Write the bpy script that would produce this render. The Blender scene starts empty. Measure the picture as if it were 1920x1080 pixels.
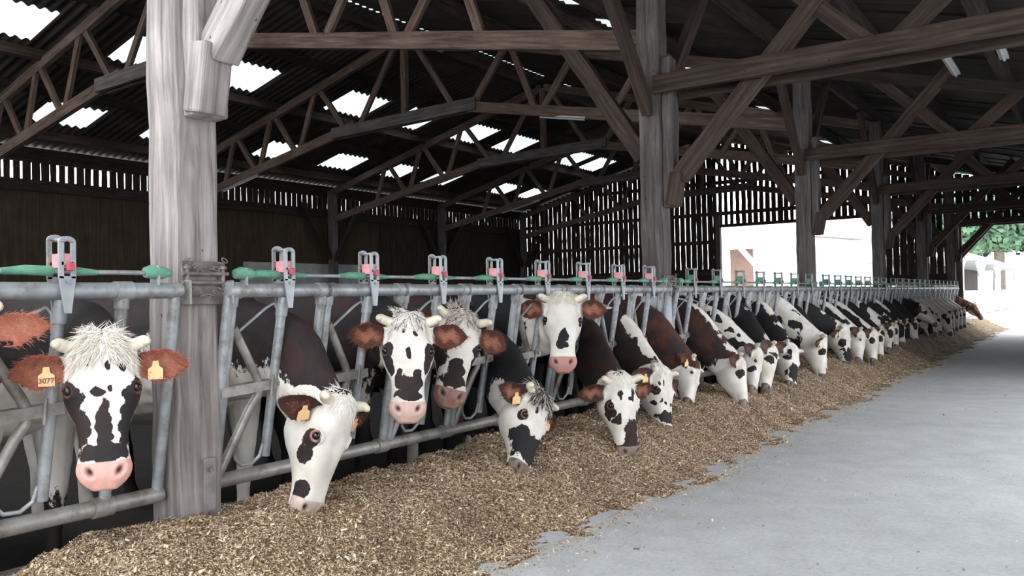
import bpy, math, random
import numpy as np
from mathutils import Vector, Matrix

random.seed(7)
rng = np.random.default_rng(7)
scene = bpy.context.scene
col = scene.collection

# ------------------------------------------------------------------ camera
CAM = Vector((3.36, 0.0, 1.23))
cam_data = bpy.data.cameras.new('camera')
cam_data.sensor_width = 36.0
cam_data.lens = 1580.0 / 1920.0 * 36.0
cam_data.clip_end = 400
cam = bpy.data.objects.new('camera', cam_data)
col.objects.link(cam)
yaw, pitch, roll = math.radians(34.592), math.radians(0.8277), math.radians(1.2)
fwd = Vector((-math.sin(yaw) * math.cos(pitch), math.cos(yaw) * math.cos(pitch), math.sin(pitch)))
rgt0 = Vector((math.cos(yaw), math.sin(yaw), 0))
up0 = rgt0.cross(fwd)
rgt = rgt0 * math.cos(roll) - up0 * math.sin(roll)
upv = up0 * math.cos(roll) + rgt0 * math.sin(roll)
cam.matrix_world = Matrix(((rgt.x, upv.x, -fwd.x, CAM.x), (rgt.y, upv.y, -fwd.y, CAM.y),
                           (rgt.z, upv.z, -fwd.z, CAM.z), (0, 0, 0, 1)))
scene.camera = cam

# ------------------------------------------------------------------ world, exposure
world = bpy.data.worlds.new('overcast_sky')
scene.world = world
world.use_nodes = True
wn = world.node_tree.nodes
wn['Background'].inputs['Color'].default_value = (0.93, 0.97, 1.0, 1)
wn['Background'].inputs['Strength'].default_value = 1.0
scene.view_settings.view_transform = 'Standard'
scene.view_settings.look = 'None'
scene.view_settings.gamma = 1.0
scene.view_settings.use_curve_mapping = False
scene.view_settings.exposure = 2.4

def portal(name, loc, rot, sx, sy):
    ld = bpy.data.lights.new(name, 'AREA')
    ld.shape = 'RECTANGLE'; ld.size = sx; ld.size_y = sy
    ld.cycles.is_portal = True
    o = bpy.data.objects.new(name, ld)
    o.location = loc; o.rotation_euler = rot
    col.objects.link(o)
    return o
# sky portals in the barn's openings (they emit nothing of their own)
ROOF_Y0, ROOF_Y1 = 0.7, 27.9
portal('entrance_portal', (2.2, ROOF_Y0 - 0.02, 2.3), (math.radians(90), 0, 0), 4.8, 4.6)
portal('gable_portal', (-7.5, ROOF_Y0 - 0.02, 4.4), (math.radians(90), 0, 0), 15, 4.4)
portal('alley_end_portal', (2.4, 27.8, 1.6), (math.radians(-90), 0, 0), 4.4, 3.2)
portal('side_opening_portal', (4.75, 8.9, 1.7), (0, math.radians(90), 0), 3.4, 9.4)

# ------------------------------------------------------------------ materials
def new_mat(name):
    m = bpy.data.materials.new(name); m.use_nodes = True
    nt = m.node_tree
    b = nt.nodes['Principled BSDF']
    return m, nt, b
def N(nt, typ, **kw):
    n = nt.nodes.new(typ)
    for k, v in kw.items():
        if k.startswith('i_'):
            key = k[2:]
            n.inputs[int(key) if key.isdigit() else key.replace('_', ' ')].default_value = v
        else:
            setattr(n, k, v)
    return n
def L(nt, a, b): nt.links.new(a, b)
def ramp(nt, fac, stops):
    r = nt.nodes.new('ShaderNodeValToRGB')
    el = r.color_ramp.elements
    while len(el) > 1: el.remove(el[-1])
    el[0].position, el[0].color = stops[0][0], (*stops[0][1], 1)
    for p, c in stops[1:]:
        e = el.new(p); e.color = (*c, 1)
    L(nt, fac, r.inputs['Fac'])
    return r.outputs['Color']
def mixc(nt, fac, a, b, typ='MIX'):
    m = nt.nodes.new('ShaderNodeMix'); m.data_type = 'RGBA'; m.blend_type = typ
    for sock, v in ((m.inputs[0], fac), (m.inputs[6], a), (m.inputs[7], b)):
        if isinstance(v, (int, float)): sock.default_value = v
        elif isinstance(v, tuple): sock.default_value = (*v, 1)
        else: L(nt, v, sock)
    return m.outputs[2]
def bump(nt, b, height, strength, dist=0.01):
    n = N(nt, 'ShaderNodeBump'); n.inputs['Strength'].default_value = strength
    n.inputs['Distance'].default_value = dist
    L(nt, height, n.inputs['Height']); L(nt, n.outputs['Normal'], b.inputs['Normal'])

def wood(name, dark, mid, light, rough=0.85, grain=1.0, spots=True, bstr=0.5):
    m, nt, b = new_mat(name)
    uv = N(nt, 'ShaderNodeUVMap'); uv.uv_map = 'UVMap'
    oi = N(nt, 'ShaderNodeObjectInfo')
    mp = N(nt, 'ShaderNodeMapping'); mp.inputs['Scale'].default_value = (1.6 * grain, 26 * grain, 1)
    add = N(nt, 'ShaderNodeVectorMath', operation='ADD')
    L(nt, uv.outputs[0], add.inputs[0])
    sc = N(nt, 'ShaderNodeVectorMath', operation='SCALE'); sc.inputs['Scale'].default_value = 37.0
    cmb = N(nt, 'ShaderNodeCombineXYZ'); L(nt, oi.outputs['Random'], cmb.inputs[0]); L(nt, oi.outputs['Random'], cmb.inputs[1])
    L(nt, cmb.outputs[0], sc.inputs[0]); L(nt, sc.outputs[0], add.inputs[1])
    L(nt, add.outputs[0], mp.inputs[0])
    n1 = N(nt, 'ShaderNodeTexNoise', i_Scale=1.0, i_Detail=6.0, i_Roughness=0.65, i_Distortion=0.6)
    L(nt, mp.outputs[0], n1.inputs['Vector'])
    n2 = N(nt, 'ShaderNodeTexNoise', i_Scale=2.2, i_Detail=4.0, i_Roughness=0.6)
    L(nt, add.outputs[0], n2.inputs['Vector'])
    c = ramp(nt, n1.outputs['Fac'], [(0.3, dark), (0.5, mid), (0.72, light)])
    c2 = ramp(nt, n2.outputs['Fac'], [(0.3, (0.62, 0.62, 0.62)), (0.62, (1.06, 1.06, 1.06))])
    c = mixc(nt, 0.8, c, c2, 'MULTIPLY')
    if spots:
        v = N(nt, 'ShaderNodeTexVoronoi', i_Scale=9.0)
        mp2 = N(nt, 'ShaderNodeMapping'); mp2.inputs['Scale'].default_value = (0.8, 1.3, 1)
        L(nt, add.outputs[0], mp2.inputs[0]); L(nt, mp2.outputs[0], v.inputs['Vector'])
        s = ramp(nt, v.outputs['Distance'], [(0.04, (1, 1, 1)), (0.075, (0, 0, 0))])
        c = mixc(nt, s, c, tuple(x * 0.35 for x in dark))
    L(nt, c, b.inputs['Base Color'])
    b.inputs['Roughness'].default_value = rough
    b.inputs['Specular IOR Level'].default_value = 0.25
    bump(nt, b, n1.outputs['Fac'], bstr, 0.008)
    return m

M = {}
M['wood_grey'] = wood('weathered_oak', (0.12, 0.10, 0.092), (0.27, 0.24, 0.23), (0.42, 0.385, 0.37), grain=0.8, bstr=0.7)
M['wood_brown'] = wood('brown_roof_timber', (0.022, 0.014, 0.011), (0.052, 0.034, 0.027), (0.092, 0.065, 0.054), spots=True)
M['wood_post'] = wood('dark_post_timber', (0.042, 0.034, 0.033), (0.096, 0.082, 0.080), (0.17, 0.15, 0.148))
M['wood_truss'] = wood('pen_truss_timber', (0.045, 0.028, 0.021), (0.115, 0.077, 0.06), (0.19, 0.138, 0.115))  # lighter copy of the roof timber, pen light put into its colour
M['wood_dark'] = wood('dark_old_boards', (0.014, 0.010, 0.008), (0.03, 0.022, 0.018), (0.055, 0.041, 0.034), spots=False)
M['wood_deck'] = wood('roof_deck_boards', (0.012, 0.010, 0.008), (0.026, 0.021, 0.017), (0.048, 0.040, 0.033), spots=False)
M['board_tan'] = wood('chipboard_panels', (0.03, 0.020, 0.012), (0.05, 0.034, 0.022), (0.075, 0.052, 0.034), spots=False, grain=0.5)
M['wood_pale'] = wood('pale_timber', (0.45, 0.42, 0.4), (0.62, 0.6, 0.58), (0.72, 0.7, 0.68), spots=False)  # pale timber tones

def simple(name, colr, rough=0.7, metal=0.0, scale=8.0, var=0.25, bstr=0.0, coords='Object'):
    m, nt, b = new_mat(name)
    tc = N(nt, 'ShaderNodeTexCoord')
    n = N(nt, 'ShaderNodeTexNoise', i_Scale=scale, i_Detail=6.0, i_Roughness=0.6)
    L(nt, tc.outputs[coords], n.inputs['Vector'])
    lo = tuple(x * (1 - var) for x in colr); hi = tuple(min(1, x * (1 + var)) for x in colr)
    L(nt, ramp(nt, n.outputs['Fac'], [(0.3, lo), (0.7, hi)]), b.inputs['Base Color'])
    b.inputs['Roughness'].default_value = rough
    b.inputs['Metallic'].default_value = metal
    if bstr: bump(nt, b, n.outputs['Fac'], bstr)
    return m

def galv(name, c1, c2, dirt):
    m, nt, b = new_mat(name)
    tc = N(nt, 'ShaderNodeTexCoord')
    n = N(nt, 'ShaderNodeTexNoise', i_Scale=14.0, i_Detail=5.0)
    n2 = N(nt, 'ShaderNodeTexNoise', i_Scale=6.0, i_Detail=6.0, i_Roughness=0.75)
    for q in (n, n2): L(nt, tc.outputs['Object'], q.inputs['Vector'])
    c = ramp(nt, n.outputs['Fac'], [(0.35, c1), (0.65, c2)])
    d = ramp(nt, n2.outputs['Fac'], [(0.50, (0, 0, 0)), (0.64, (0.85, 0.85, 0.85))])
    L(nt, mixc(nt, d, c, dirt), b.inputs['Base Color'])
    b.inputs['Metallic'].default_value = 0.45
    r = N(nt, 'ShaderNodeMapRange'); r.inputs['To Min'].default_value = 0.38; r.inputs['To Max'].default_value = 0.65
    L(nt, n2.outputs['Fac'], r.inputs['Value']); L(nt, r.outputs[0], b.inputs['Roughness'])
    bump(nt, b, n2.outputs['Fac'], 0.15, 0.004)
    return m
M['galv'] = galv('galvanised_steel', (0.25, 0.265, 0.285), (0.36, 0.375, 0.39), (0.17, 0.145, 0.12))
M['galv_dirty'] = galv('dung_stained_steel', (0.25, 0.24, 0.23), (0.34, 0.325, 0.31), (0.16, 0.13, 0.105))
M['green'] = simple('green_plastic', (0.10, 0.25, 0.17), 0.6, 0, 12, 0.35)
M['red'] = simple('red_plastic', (0.50, 0.06, 0.10), 0.5, 0, 12, 0.3)
M['pink'] = simple('faded_red_plastic', (0.62, 0.25, 0.27), 0.6, 0, 14, 0.3)
M['steel_dark'] = simple('rusted_steel', (0.17, 0.145, 0.135), 0.6, 0.4, 18, 0.4, 0.2)
M['sleeve'] = simple('pale_blue_grey_steel', (0.36, 0.40, 0.44), 0.6, 0.2, 6, 0.2)
M['iron'] = simple('grey_iron_strap', (0.22, 0.195, 0.19), 0.6, 0.2, 14, 0.3, 0.15)
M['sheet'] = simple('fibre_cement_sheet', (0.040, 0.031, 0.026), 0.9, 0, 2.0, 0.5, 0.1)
M['lamp_white'] = simple('unlit_tube_white', (0.42, 0.42, 0.42), 0.5, 0, 10, 0.1)
M['conc_wall'] = simple('grey_concrete_wall', (0.36, 0.37, 0.37), 0.9, 0, 1.5, 0.35, 0.1)
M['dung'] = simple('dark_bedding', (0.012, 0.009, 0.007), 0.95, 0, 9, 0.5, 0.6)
M['kerb'] = simple('dirty_concrete_kerb', (0.11, 0.10, 0.09), 0.95, 0, 5, 0.4, 0.3)
M['white_wall'] = simple('white_rendered_wall', (0.80, 0.80, 0.79), 0.9, 0, 1.2, 0.06)
M['white_paint'] = simple('white_painted_steel', (0.78, 0.79, 0.80), 0.6, 0, 3, 0.1)
M['tan_door'] = simple('tan_door_cladding', (0.30, 0.20, 0.16), 0.8, 0, 2, 0.2)
M['pale_blue'] = simple('pale_blue_cladding', (0.42, 0.56, 0.60), 0.7, 0, 2, 0.15)
M['ground'] = simple('pale_gravel_yard', (0.55, 0.54, 0.52), 0.95, 0, 3, 0.15)
M['leaf'] = simple('tree_leaves', (0.105, 0.20, 0.115), 0.8, 0, 1.2, 0.6)
M['bark'] = simple('tree_bark', (0.16, 0.13, 0.11), 0.9, 0, 5, 0.3)

# translucent roof sheet: lets daylight through
m, nt, b = new_mat('translucent_roof_sheet')
tr = N(nt, 'ShaderNodeBsdfTranslucent'); tr.inputs['Color'].default_value = (0.50, 0.52, 0.52, 1)
tp = N(nt, 'ShaderNodeBsdfTransparent'); tp.inputs['Color'].default_value = (0.55, 0.57, 0.57, 1)
mx = N(nt, 'ShaderNodeMixShader'); mx.inputs[0].default_value = 0.35
L(nt, tr.outputs[0], mx.inputs[1]); L(nt, tp.outputs[0], mx.inputs[2])
L(nt, mx.outputs[0], nt.nodes['Material Output'].inputs['Surface'])
M['skylight'] = m

# concrete floor
m, nt, b = new_mat('worn_concrete_floor')
tc = N(nt, 'ShaderNodeTexCoord')
n1 = N(nt, 'ShaderNodeTexNoise', i_Scale=0.55, i_Detail=5.0, i_Roughness=0.6)
n2 = N(nt, 'ShaderNodeTexNoise', i_Scale=38.0, i_Detail=8.0, i_Roughness=0.75)
n3 = N(nt, 'ShaderNodeTexNoise', i_Scale=4.0, i_Detail=6.0, i_Roughness=0.7)
for q in (n1, n2, n3): L(nt, tc.outputs['Object'], q.inputs['Vector'])
c = ramp(nt, n1.outputs['Fac'], [(0.35, (0.45, 0.46, 0.48)), (0.65, (0.54, 0.55, 0.57))])
c = mixc(nt, 0.7, c, ramp(nt, n2.outputs['Fac'], [(0.34, (0.72, 0.72, 0.72)), (0.6, (1.04, 1.04, 1.04))]), 'MULTIPLY')
c = mixc(nt, 0.5, c, ramp(nt, n3.outputs['Fac'], [(0.36, (0.75, 0.73, 0.70)), (0.6, (1.02, 1.02, 1.02))]), 'MULTIPLY')
L(nt, c, b.inputs['Base Color']); b.inputs['Roughness'].default_value = 0.85
bump(nt, b, n2.outputs['Fac'], 0.35, 0.006)
M['concrete'] = m

# silage
m, nt, b = new_mat('maize_silage')
tc = N(nt, 'ShaderNodeTexCoord')
v = N(nt, 'ShaderNodeTexVoronoi', i_Scale=95.0)
n1 = N(nt, 'ShaderNodeTexNoise', i_Scale=2.2, i_Detail=5.0)
for q in (v, n1): L(nt, tc.outputs['Object'], q.inputs['Vector'])
sep = N(nt, 'ShaderNodeSeparateColor'); L(nt, v.outputs['Color'], sep.inputs[0])
c = ramp(nt, sep.outputs[0], [(0.0, (0.075, 0.042, 0.023)), (0.45, (0.24, 0.155, 0.09)), (0.8, (0.46, 0.345, 0.225)), (1.0, (0.68, 0.57, 0.42))])
c = mixc(nt, 0.7, c, ramp(nt, n1.outputs['Fac'], [(0.35, (0.62, 0.58, 0.52)), (0.65, (1.1, 1.08, 1.05))]), 'MULTIPLY')
L(nt, c, b.inputs['Base Color']); b.inputs['Roughness'].default_value = 0.95
bump(nt, b, v.outputs['Distance'], 0.9, 0.02)
M['silage'] = m
m, nt, b = new_mat('silage_chips')
at = N(nt, 'ShaderNodeAttribute'); at.attribute_name = 'chip'
L(nt, ramp(nt, at.outputs['Fac'], [(0.0, (0.12, 0.065, 0.037)), (0.3, (0.44, 0.30, 0.19)), (0.65, (0.76, 0.59, 0.42)), (1.0, (0.95, 0.86, 0.70))]), b.inputs['Base Color'])
b.inputs['Roughness'].default_value = 0.9
M['chips'] = m

# ------------------------------------------------------------------ mesh helpers
class MB:
    def __init__(s): s.v = []; s.f = []; s.uv = []; s.smooth = []
    def add(s, verts, faces, uvs, smooth=False):
        o = len(s.v); s.v += [tuple(p) for p in verts]
        for f, u in zip(faces, uvs):
            s.f.append([i + o for i in f]); s.uv += u; s.smooth.append(smooth)
    def beam(s, a, b, w, h, up=(0, 0, 1), jit=0.0, seg=1):
        """box from a to b; h along 'up', w across"""
        a = Vector(a); b = Vector(b); d = (b - a); ln = d.length; d.normalize()
        up = Vector(up); side = d.cross(up)
        if side.length < 1e-4: up = Vector((1, 0, 0)); side = d.cross(up)
        side.normalize(); up = side.cross(d).normalized()
        u0 = random.random() * 10; v0 = random.random() * 10
        vs = []
        for k in range(seg + 1):
            p = a + d * (ln * k / seg)
            for (i, j) in ((-1, -1), (1, -1), (1, 1), (-1, 1)):
                jx = random.uniform(-jit, jit); jy = random.uniform(-jit, jit)
                vs.append(p + side * (i * w / 2 + jx) + up * (j * h / 2 + jy))
        fs = []; us = []
        per = [0, w, w + h, 2 * w + h, 2 * w + 2 * h]
        for k in range(seg):
            o = 4 * k
            for e in range(4):
                n = (e + 1) % 4
                fs.append((o + e, o + n, o + 4 + n, o + 4 + e))
                x0 = u0 + ln * k / seg; x1 = u0 + ln * (k + 1) / seg
                us.append([(x0, v0 + per[e]), (x0, v0 + per[e + 1]), (x1, v0 + per[e + 1]), (x1, v0 + per[e])])
        fs.append((3, 2, 1, 0)); us.append([(u0, v0), (u0 + h, v0), (u0 + h, v0 + w), (u0, v0 + w)])
        o = 4 * seg
        fs.append((o, o + 1, o + 2, o + 3)); us.append([(u0, v0), (u0 + h, v0), (u0 + h, v0 + w), (u0, v0 + w)])
        s.add(vs, fs, us)
    def box(s, x0, x1, y0, y1, z0, z1):
        dx, dy, dz = x1 - x0, y1 - y0, z1 - z0
        if dx >= dy and dx >= dz: s.beam((x0, (y0 + y1) / 2, (z0 + z1) / 2), (x1, (y0 + y1) / 2, (z0 + z1) / 2), dy, dz)
        elif dy >= dz: s.beam(((x0 + x1) / 2, y0, (z0 + z1) / 2), ((x0 + x1) / 2, y1, (z0 + z1) / 2), dx, dz)
        else: s.beam(((x0 + x1) / 2, (y0 + y1) / 2, z0), ((x0 + x1) / 2, (y0 + y1) / 2, z1), dx, dy, up=(0, 1, 0))
    def tube(s, pts, r, n=12, cap=True):
        pts = [Vector(p) for p in pts]
        rs = r if isinstance(r, (list, tuple)) else [r] * len(pts)
        t0 = (pts[1] - pts[0]).normalized()
        ref = Vector((0, 0, 1)) if abs(t0.z) < 0.9 else Vector((1, 0, 0))
        nx = t0.cross(ref).normalized()
        vs = []; ln = 0; lens = []
        for i, p in enumerate(pts):
            if i: ln += (p - pts[i - 1]).length
            lens.append(ln)
            t = ((pts[min(i + 1, len(pts) - 1)] - p).normalized() + (p - pts[max(i - 1, 0)]).normalized()).normalized()
            nx = (nx - t * nx.dot(t)).normalized(); ny = t.cross(nx)
            for k in range(n):
                a = 2 * math.pi * k / n
                vs.append(p + (nx * math.cos(a) + ny * math.sin(a)) * rs[i])
        fs = []; us = []
        for i in range(len(pts) - 1):
            for k in range(n):
                k2 = (k + 1) % n
                fs.append((i * n + k, i * n + k2, (i + 1) * n + k2, (i + 1) * n + k))
                us.append([(lens[i], k / n), (lens[i], (k + 1) / n), (lens[i + 1], (k + 1) / n), (lens[i + 1], k / n)])
        s.add(vs, fs, us, True)
        if cap:
            m = len(pts) - 1
            s.add([vs[k] for k in range(n)], [tuple(range(n - 1, -1, -1))], [[(0, 0)] * n])
            s.add([vs[m * n + k] for k in range(n)], [tuple(range(n))], [[(0, 0)] * n])
    def prism(s, poly, axis_vec):
        """closed polygon (list of 3d points) swept by axis_vec"""
        a = [Vector(p) for p in poly]; e = Vector(axis_vec); n = len(a)
        vs = a + [p + e for p in a]
        fs = [tuple(range(n - 1, -1, -1)), tuple(range(n, 2 * n))]
        us = [[(p.x + p.y, p.z) for p in reversed(a)], [(p.x + p.y, p.z) for p in a]]
        for i in range(n):
            j = (i + 1) % n
            fs.append((i, j, n + j, n + i)); us.append([(0, 0), ((a[j] - a[i]).length, 0), ((a[j] - a[i]).length, e.length), (0, e.length)])
        s.add(vs, fs, us)
    def build(s, name, mat, parent=None, bevel=0.0, kind=None):
        me = bpy.data.meshes.new(name)
        me.from_pydata(s.v, [], s.f)
        uvl = me.uv_layers.new(name='UVMap')
        uvl.data.foreach_set('uv', np.array(s.uv, dtype=np.float32).ravel())
        me.polygons.foreach_set('use_smooth', np.array(s.smooth, dtype=bool))
        me.materials.append(mat); me.update()
        o = bpy.data.objects.new(name, me); col.objects.link(o)
        if parent: o.parent = parent
        if bevel:
            bm = o.modifiers.new('bevel', 'BEVEL'); bm.width = bevel; bm.segments = 2; bm.limit_method = 'ANGLE'
        if kind: o['kind'] = kind
        return o
def raw(name, v, f, mat, parent=None, smooth=True):
    me = bpy.data.meshes.new(name)
    me.from_pydata(v, [], f)
    me.polygons.foreach_set('use_smooth', np.full(len(me.polygons), smooth))
    me.materials.append(mat); me.update()
    o = bpy.data.objects.new(name, me); col.objects.link(o)
    if parent: o.parent = parent
    return o
def tag(o, label, cat, group=None, kind=None):
    o['label'] = label; o['category'] = cat
    if group: o['group'] = group
    if kind: o['kind'] = kind
    return o
def empty(name, loc, label, cat, group=None):
    o = bpy.data.objects.new(name, None); o.location = loc; o.empty_display_size = 0.1
    col.objects.link(o)
    return tag(o, label, cat, group)
def copy_tree(o, parent=None):
    c = o.copy(); col.objects.link(c)
    if parent: c.parent = parent
    for ch in list(o.children): copy_tree(ch, c)
    return c
def off(p, o): return (p[0] - o[0], p[1] - o[1], p[2] - o[2])
ORD = ['first', 'second', 'third', 'fourth', 'fifth', 'sixth', 'seventh', 'eighth', 'ninth', 'tenth']

# ------------------------------------------------------------------ shell
POST_Y = [2.28, 7.27, 12.27, 17.27, 22.27, 27.27]
WX = -15.05                       # left wall
RX = -7.53                        # ridge
def roof_z(x): return 4.72 + 0.257 * (x - WX) if x < RX else 4.72 + 0.257 * (RX - WX) - 0.257 * (x - RX)
EX = 4.6                          # right eave

def noise1(x, k=0):
    return (math.sin(x * 1.7 + k) + math.sin(x * 4.1 + 2 * k + 1) * 0.5 + math.sin(x * 9.3 + 3 * k) * 0.25) / 1.75
def sstep(a, b, x):
    t = np.clip((x - a) / (b - a), 0, 1); return t * t * (3 - 2 * t)

def structure(o, label, cat): return tag(o, label, cat, None, 'structure')
# floors
mb = MB(); mb.box(-0.25, 14, -8, 60, -0.3, 0.0)
structure(mb.build('floor', M['concrete']), 'worn grey concrete floor of the feed alley', 'floor')
mb = MB(); mb.box(-15.3, -0.25, -8, 27.8, -0.35, -0.05)
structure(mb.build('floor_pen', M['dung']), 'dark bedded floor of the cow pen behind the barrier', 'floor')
mb = MB(); mb.box(-90, -0.26, 27.8, 140, -0.4, -0.06); mb.box(14, 60, -60, 140, -0.4, -0.02); mb.box(-0.26, 14, 60, 140, -0.4, -0.02)
mb.box(-40, 14, -60, -8, -0.4, -0.06)
structure(mb.build('ground', M['ground']), 'pale bright yard outside the barn', 'ground')
# kerb under the barrier
mb = MB(); mb.box(-0.22, -0.06, -3, 28.6, -0.05, 0.20)
structure(mb.build('trim_1', M['kerb']), 'low dirty concrete kerb under the feed barrier', 'kerb')

# left wall: concrete base, chipboard, gap slats
wl = MB(); wl.box(WX - 0.2, WX, 0.7, 27.7, -0.05, 2.40)
wall_left = structure(wl.build('wall_left', M['conc_wall']), 'long dark side wall behind the pen, concrete below and boards above', 'wall')
mb = MB()
y = 0.7
while y < 27.5:
    wdt = random.uniform(1.15, 1.3)
    mb.box(WX - 0.05, WX + 0.02 + random.uniform(0, 0.012), y, min(y + wdt - 0.006, 27.6), (2.40 if 14.2 < y < 19 else 0.2), 3.95)
    y += wdt
mb.build('board_panel', M['board_tan'], wall_left)
mb = MB()
y = 19.4
while y < 27.2:
    mb.box(WX + 0.02, WX + 0.06, y, y + 0.235, 2.1, 3.72); y += 0.245
mb.build('plank_panel', M['wood_deck'], wall_left)
mb = MB()
mb.box(WX - 0.06, WX + 0.10, 0.7, 27.6, 3.74, 3.98)
mb.box(WX - 0.06, WX + 0.06, 0.7, 27.6, 4.36, 4.665)
mb.build('wall_plate', M['wood_dark'], wall_left)
mb = MB(); y = 0.75
while y < 27.5:
    g = 0.055 if y < 10.5 and random.random() < 0.75 else 0.022
    w = 0.19 - g + random.uniform(-0.008, 0.008)
    mb.beam((WX - 0.03, y + w / 2, 3.9), (WX - 0.03, y + w / 2, 4.64), 0.02, w, up=(0, 1, 0), jit=0.004, seg=4)
    y += 0.19
mb.build('slat_band', M['wood_dark'], wall_left)

# end wall of waney boards
def board_strip(mb, x0, x1, z0, z1, pitch, gap, y, jit=0.012):
    x = x0
    while x < x1 - 0.05:
        g = max(0.006, random.gauss(gap, gap * 0.38))
        w = min(pitch, x1 - x) - g
        zt = z1(x) if callable(z1) else z1
        zb = z0(x) if callable(z0) else z0
        if zt - zb > 0.05:
            mb.beam((x + w / 2, y, zb), (x + w / 2, y, zt), w, 0.022, up=(0, 1, 0), jit=jit, seg=max(2, int((zt - zb) / 0.18)))
        x += pitch
EY = 27.55
mb = MB()
board_strip(mb, WX, -7.1, 2.15, lambda x: roof_z(x) - 0.05, 0.2, 0.021, EY, 0.007)
mb.box(WX, -7.1, EY - 0.03, EY + 0.03, -0.05, 2.15)
wall_back = structure(mb.build('wall_back', M['wood_dark']), 'gable end wall of upright dark boards with daylight gaps', 'wall')
mb = MB()
board_strip(mb, -7.05, -2.0, 3.62, lambda x: roof_z(x) - 0.05, 0.2, 0.055, EY, 0.008)
mb.build('upper_boards', M['wood_dark'], wall_back)
mb = MB()
board_strip(mb, -2.0, 0.12, 1.72, lambda x: roof_z(x) - 0.05, 0.2, 0.026, EY)
mb.box(-2.0, 0.12, EY - 0.035, EY - 0.01, 1.45, 1.75)
mb.build('door_side_boards', M['wood_dark'], wall_back)
mb = MB()
board_strip(mb, 0.12, EX, 3.2, lambda x: roof_z(x) - 0.05, 0.2, 0.032, EY, 0.006)
mb.build('lintel_boards', M['wood_dark'], wall_back)
mb = MB()
for z in (3.06, 2.0): mb.box(WX, -7.0, EY - 0.11, EY - 0.03, z - 0.06, z + 0.06)
mb.box(-7.05, -2.0, EY - 0.1, EY + 0.03, 3.54, 3.64)
mb.box(WX, EX, EY - 0.11, EY - 0.03, 3.95, 4.07)
mb.box(-11.5, -3.5, EY - 0.11, EY - 0.03, 5.0, 5.12)
mb.box(0.1, EX, EY - 0.12, EY + 0.03, 3.12, 3.26)
mb.build('wall_rail', M['wood_brown'], wall_back)
mb = MB()
mb.box(-7.14, -6.98, EY - 0.12, EY + 0.04, -0.05, 4.0)
mb.box(-2.12, -1.98, EY - 0.12, EY + 0.04, -0.05, 4.0)
mb.box(0.10, 0.26, EY - 0.12, EY + 0.04, 0.0, 3.3)
mb.beam((0.2, EY - 0.06, 2.2), (1.05, EY - 0.06, 3.15), 0.1, 0.14)
mb.build('door_jamb', M['wood_post'], wall_back)

# out-of-view walls: pen end and near right length added for shade
mb = MB(); board_strip(mb, WX, -0.3, -0.05, 2.3, 0.2, 0.008, ROOF_Y0 + 0.05)
structure(mb.build('wall_front_shade', M['wood_dark']), 'unseen low boarded wall added at the camera end to darken the pen', 'wall')
mb = MB(); mb.box(EX + 0.02, EX + 0.1, 0.7, 4.2, 0, 3.45); mb.box(EX + 0.02, EX + 0.1, 13.6, 27.6, 0, 3.45)
structure(mb.build('wall_right', M['wood_dark']), 'dark boarded side wall of the alley, near length added to shade the post', 'wall')

# roof
PITCH = 0.177
def corr(name, xa, xb, holes, mat, amp=0.026):
    xs = sorted(set([xa, xb] + [h[0] for h in holes] + [h[1] for h in holes]))
    ys = sorted(set(list(np.round(np.arange(ROOF_Y0, ROOF_Y1, PITCH / 6), 4)) + [h[2] for h in holes] + [h[3] for h in holes]))
    v = []; f = []; ny = len(ys)
    for x in xs:
        for y in ys: v.append((x, y, roof_z(x) + amp * math.sin(2 * math.pi * y / PITCH)))
    for i in range(len(xs) - 1):
        xm = (xs[i] + xs[i + 1]) / 2
        for j in range(ny - 1):
            ym = (ys[j] + ys[j + 1]) / 2
            if any(h[0] < xm < h[1] and h[2] < ym < h[3] for h in holes): continue
            f.append((i * ny + j, (i + 1) * ny + j, (i + 1) * ny + j + 1, i * ny + j + 1))
    o = raw(name, v, f, mat)
    sm = o.modifiers.new('thickness', 'SOLIDIFY'); sm.thickness = 0.006; sm.offset = 1
    return o
LOW = [(8.25, 9.45), (10.6, 11.7), (13.65, 14.8), (15.85, 16.95), (18.2, 19.1), (20.1, 21.25), (23.5, 24.6), (25.3, 26.7)]
HIGH = [(6.1, 7.0), (8.3, 9.1), (10.45, 11.55), (13.5, 14.75), (15.6, 16.7), (17.95, 19.2), (20.0, 21.2), (23.5, 24.6), (25.05, 26.2)]
RGT = [(9.3, 10.2), (11.0, 11.95), (13.6, 14.5), (16.3, 17.4), (18.3, 19.3), (20.8, 21.8), (23.4, 24.4)]
holesL = [(-13.92, -13.05, a, b) for a, b in LOW] + [(-11.12, -10.15, a, b) for a, b in HIGH]
holesR = [(-2.66, -1.98, a, b) for a, b in RGT] + [(-7.46, -7.36, a, b) for a, b in ((6.0, 9.6), (10.0, 13.0), (14.0, 17.2), (18, 21), (22, 25))]
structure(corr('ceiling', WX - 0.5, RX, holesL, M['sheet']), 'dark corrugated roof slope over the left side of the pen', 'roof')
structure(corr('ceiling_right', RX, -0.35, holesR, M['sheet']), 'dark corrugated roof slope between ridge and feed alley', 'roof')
wi = 0
def corr_piece(h):
    n = max(7, int((h[3] - h[2]) / (PITCH / 6)))
    v = []; f = []
    ext = 0.02
    for x in (h[0] - ext, h[1] + ext):
        for j in range(n + 1):
            y = h[2] - ext + (h[3] - h[2] + 2 * ext) * j / n
            v.append((x, y, roof_z(x) + 0.012 + 0.026 * math.sin(2 * math.pi * y / PITCH)))
    for j in range(n): f.append((j, n + 1 + j, n + 2 + j, j + 1))
    return v, f
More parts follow.
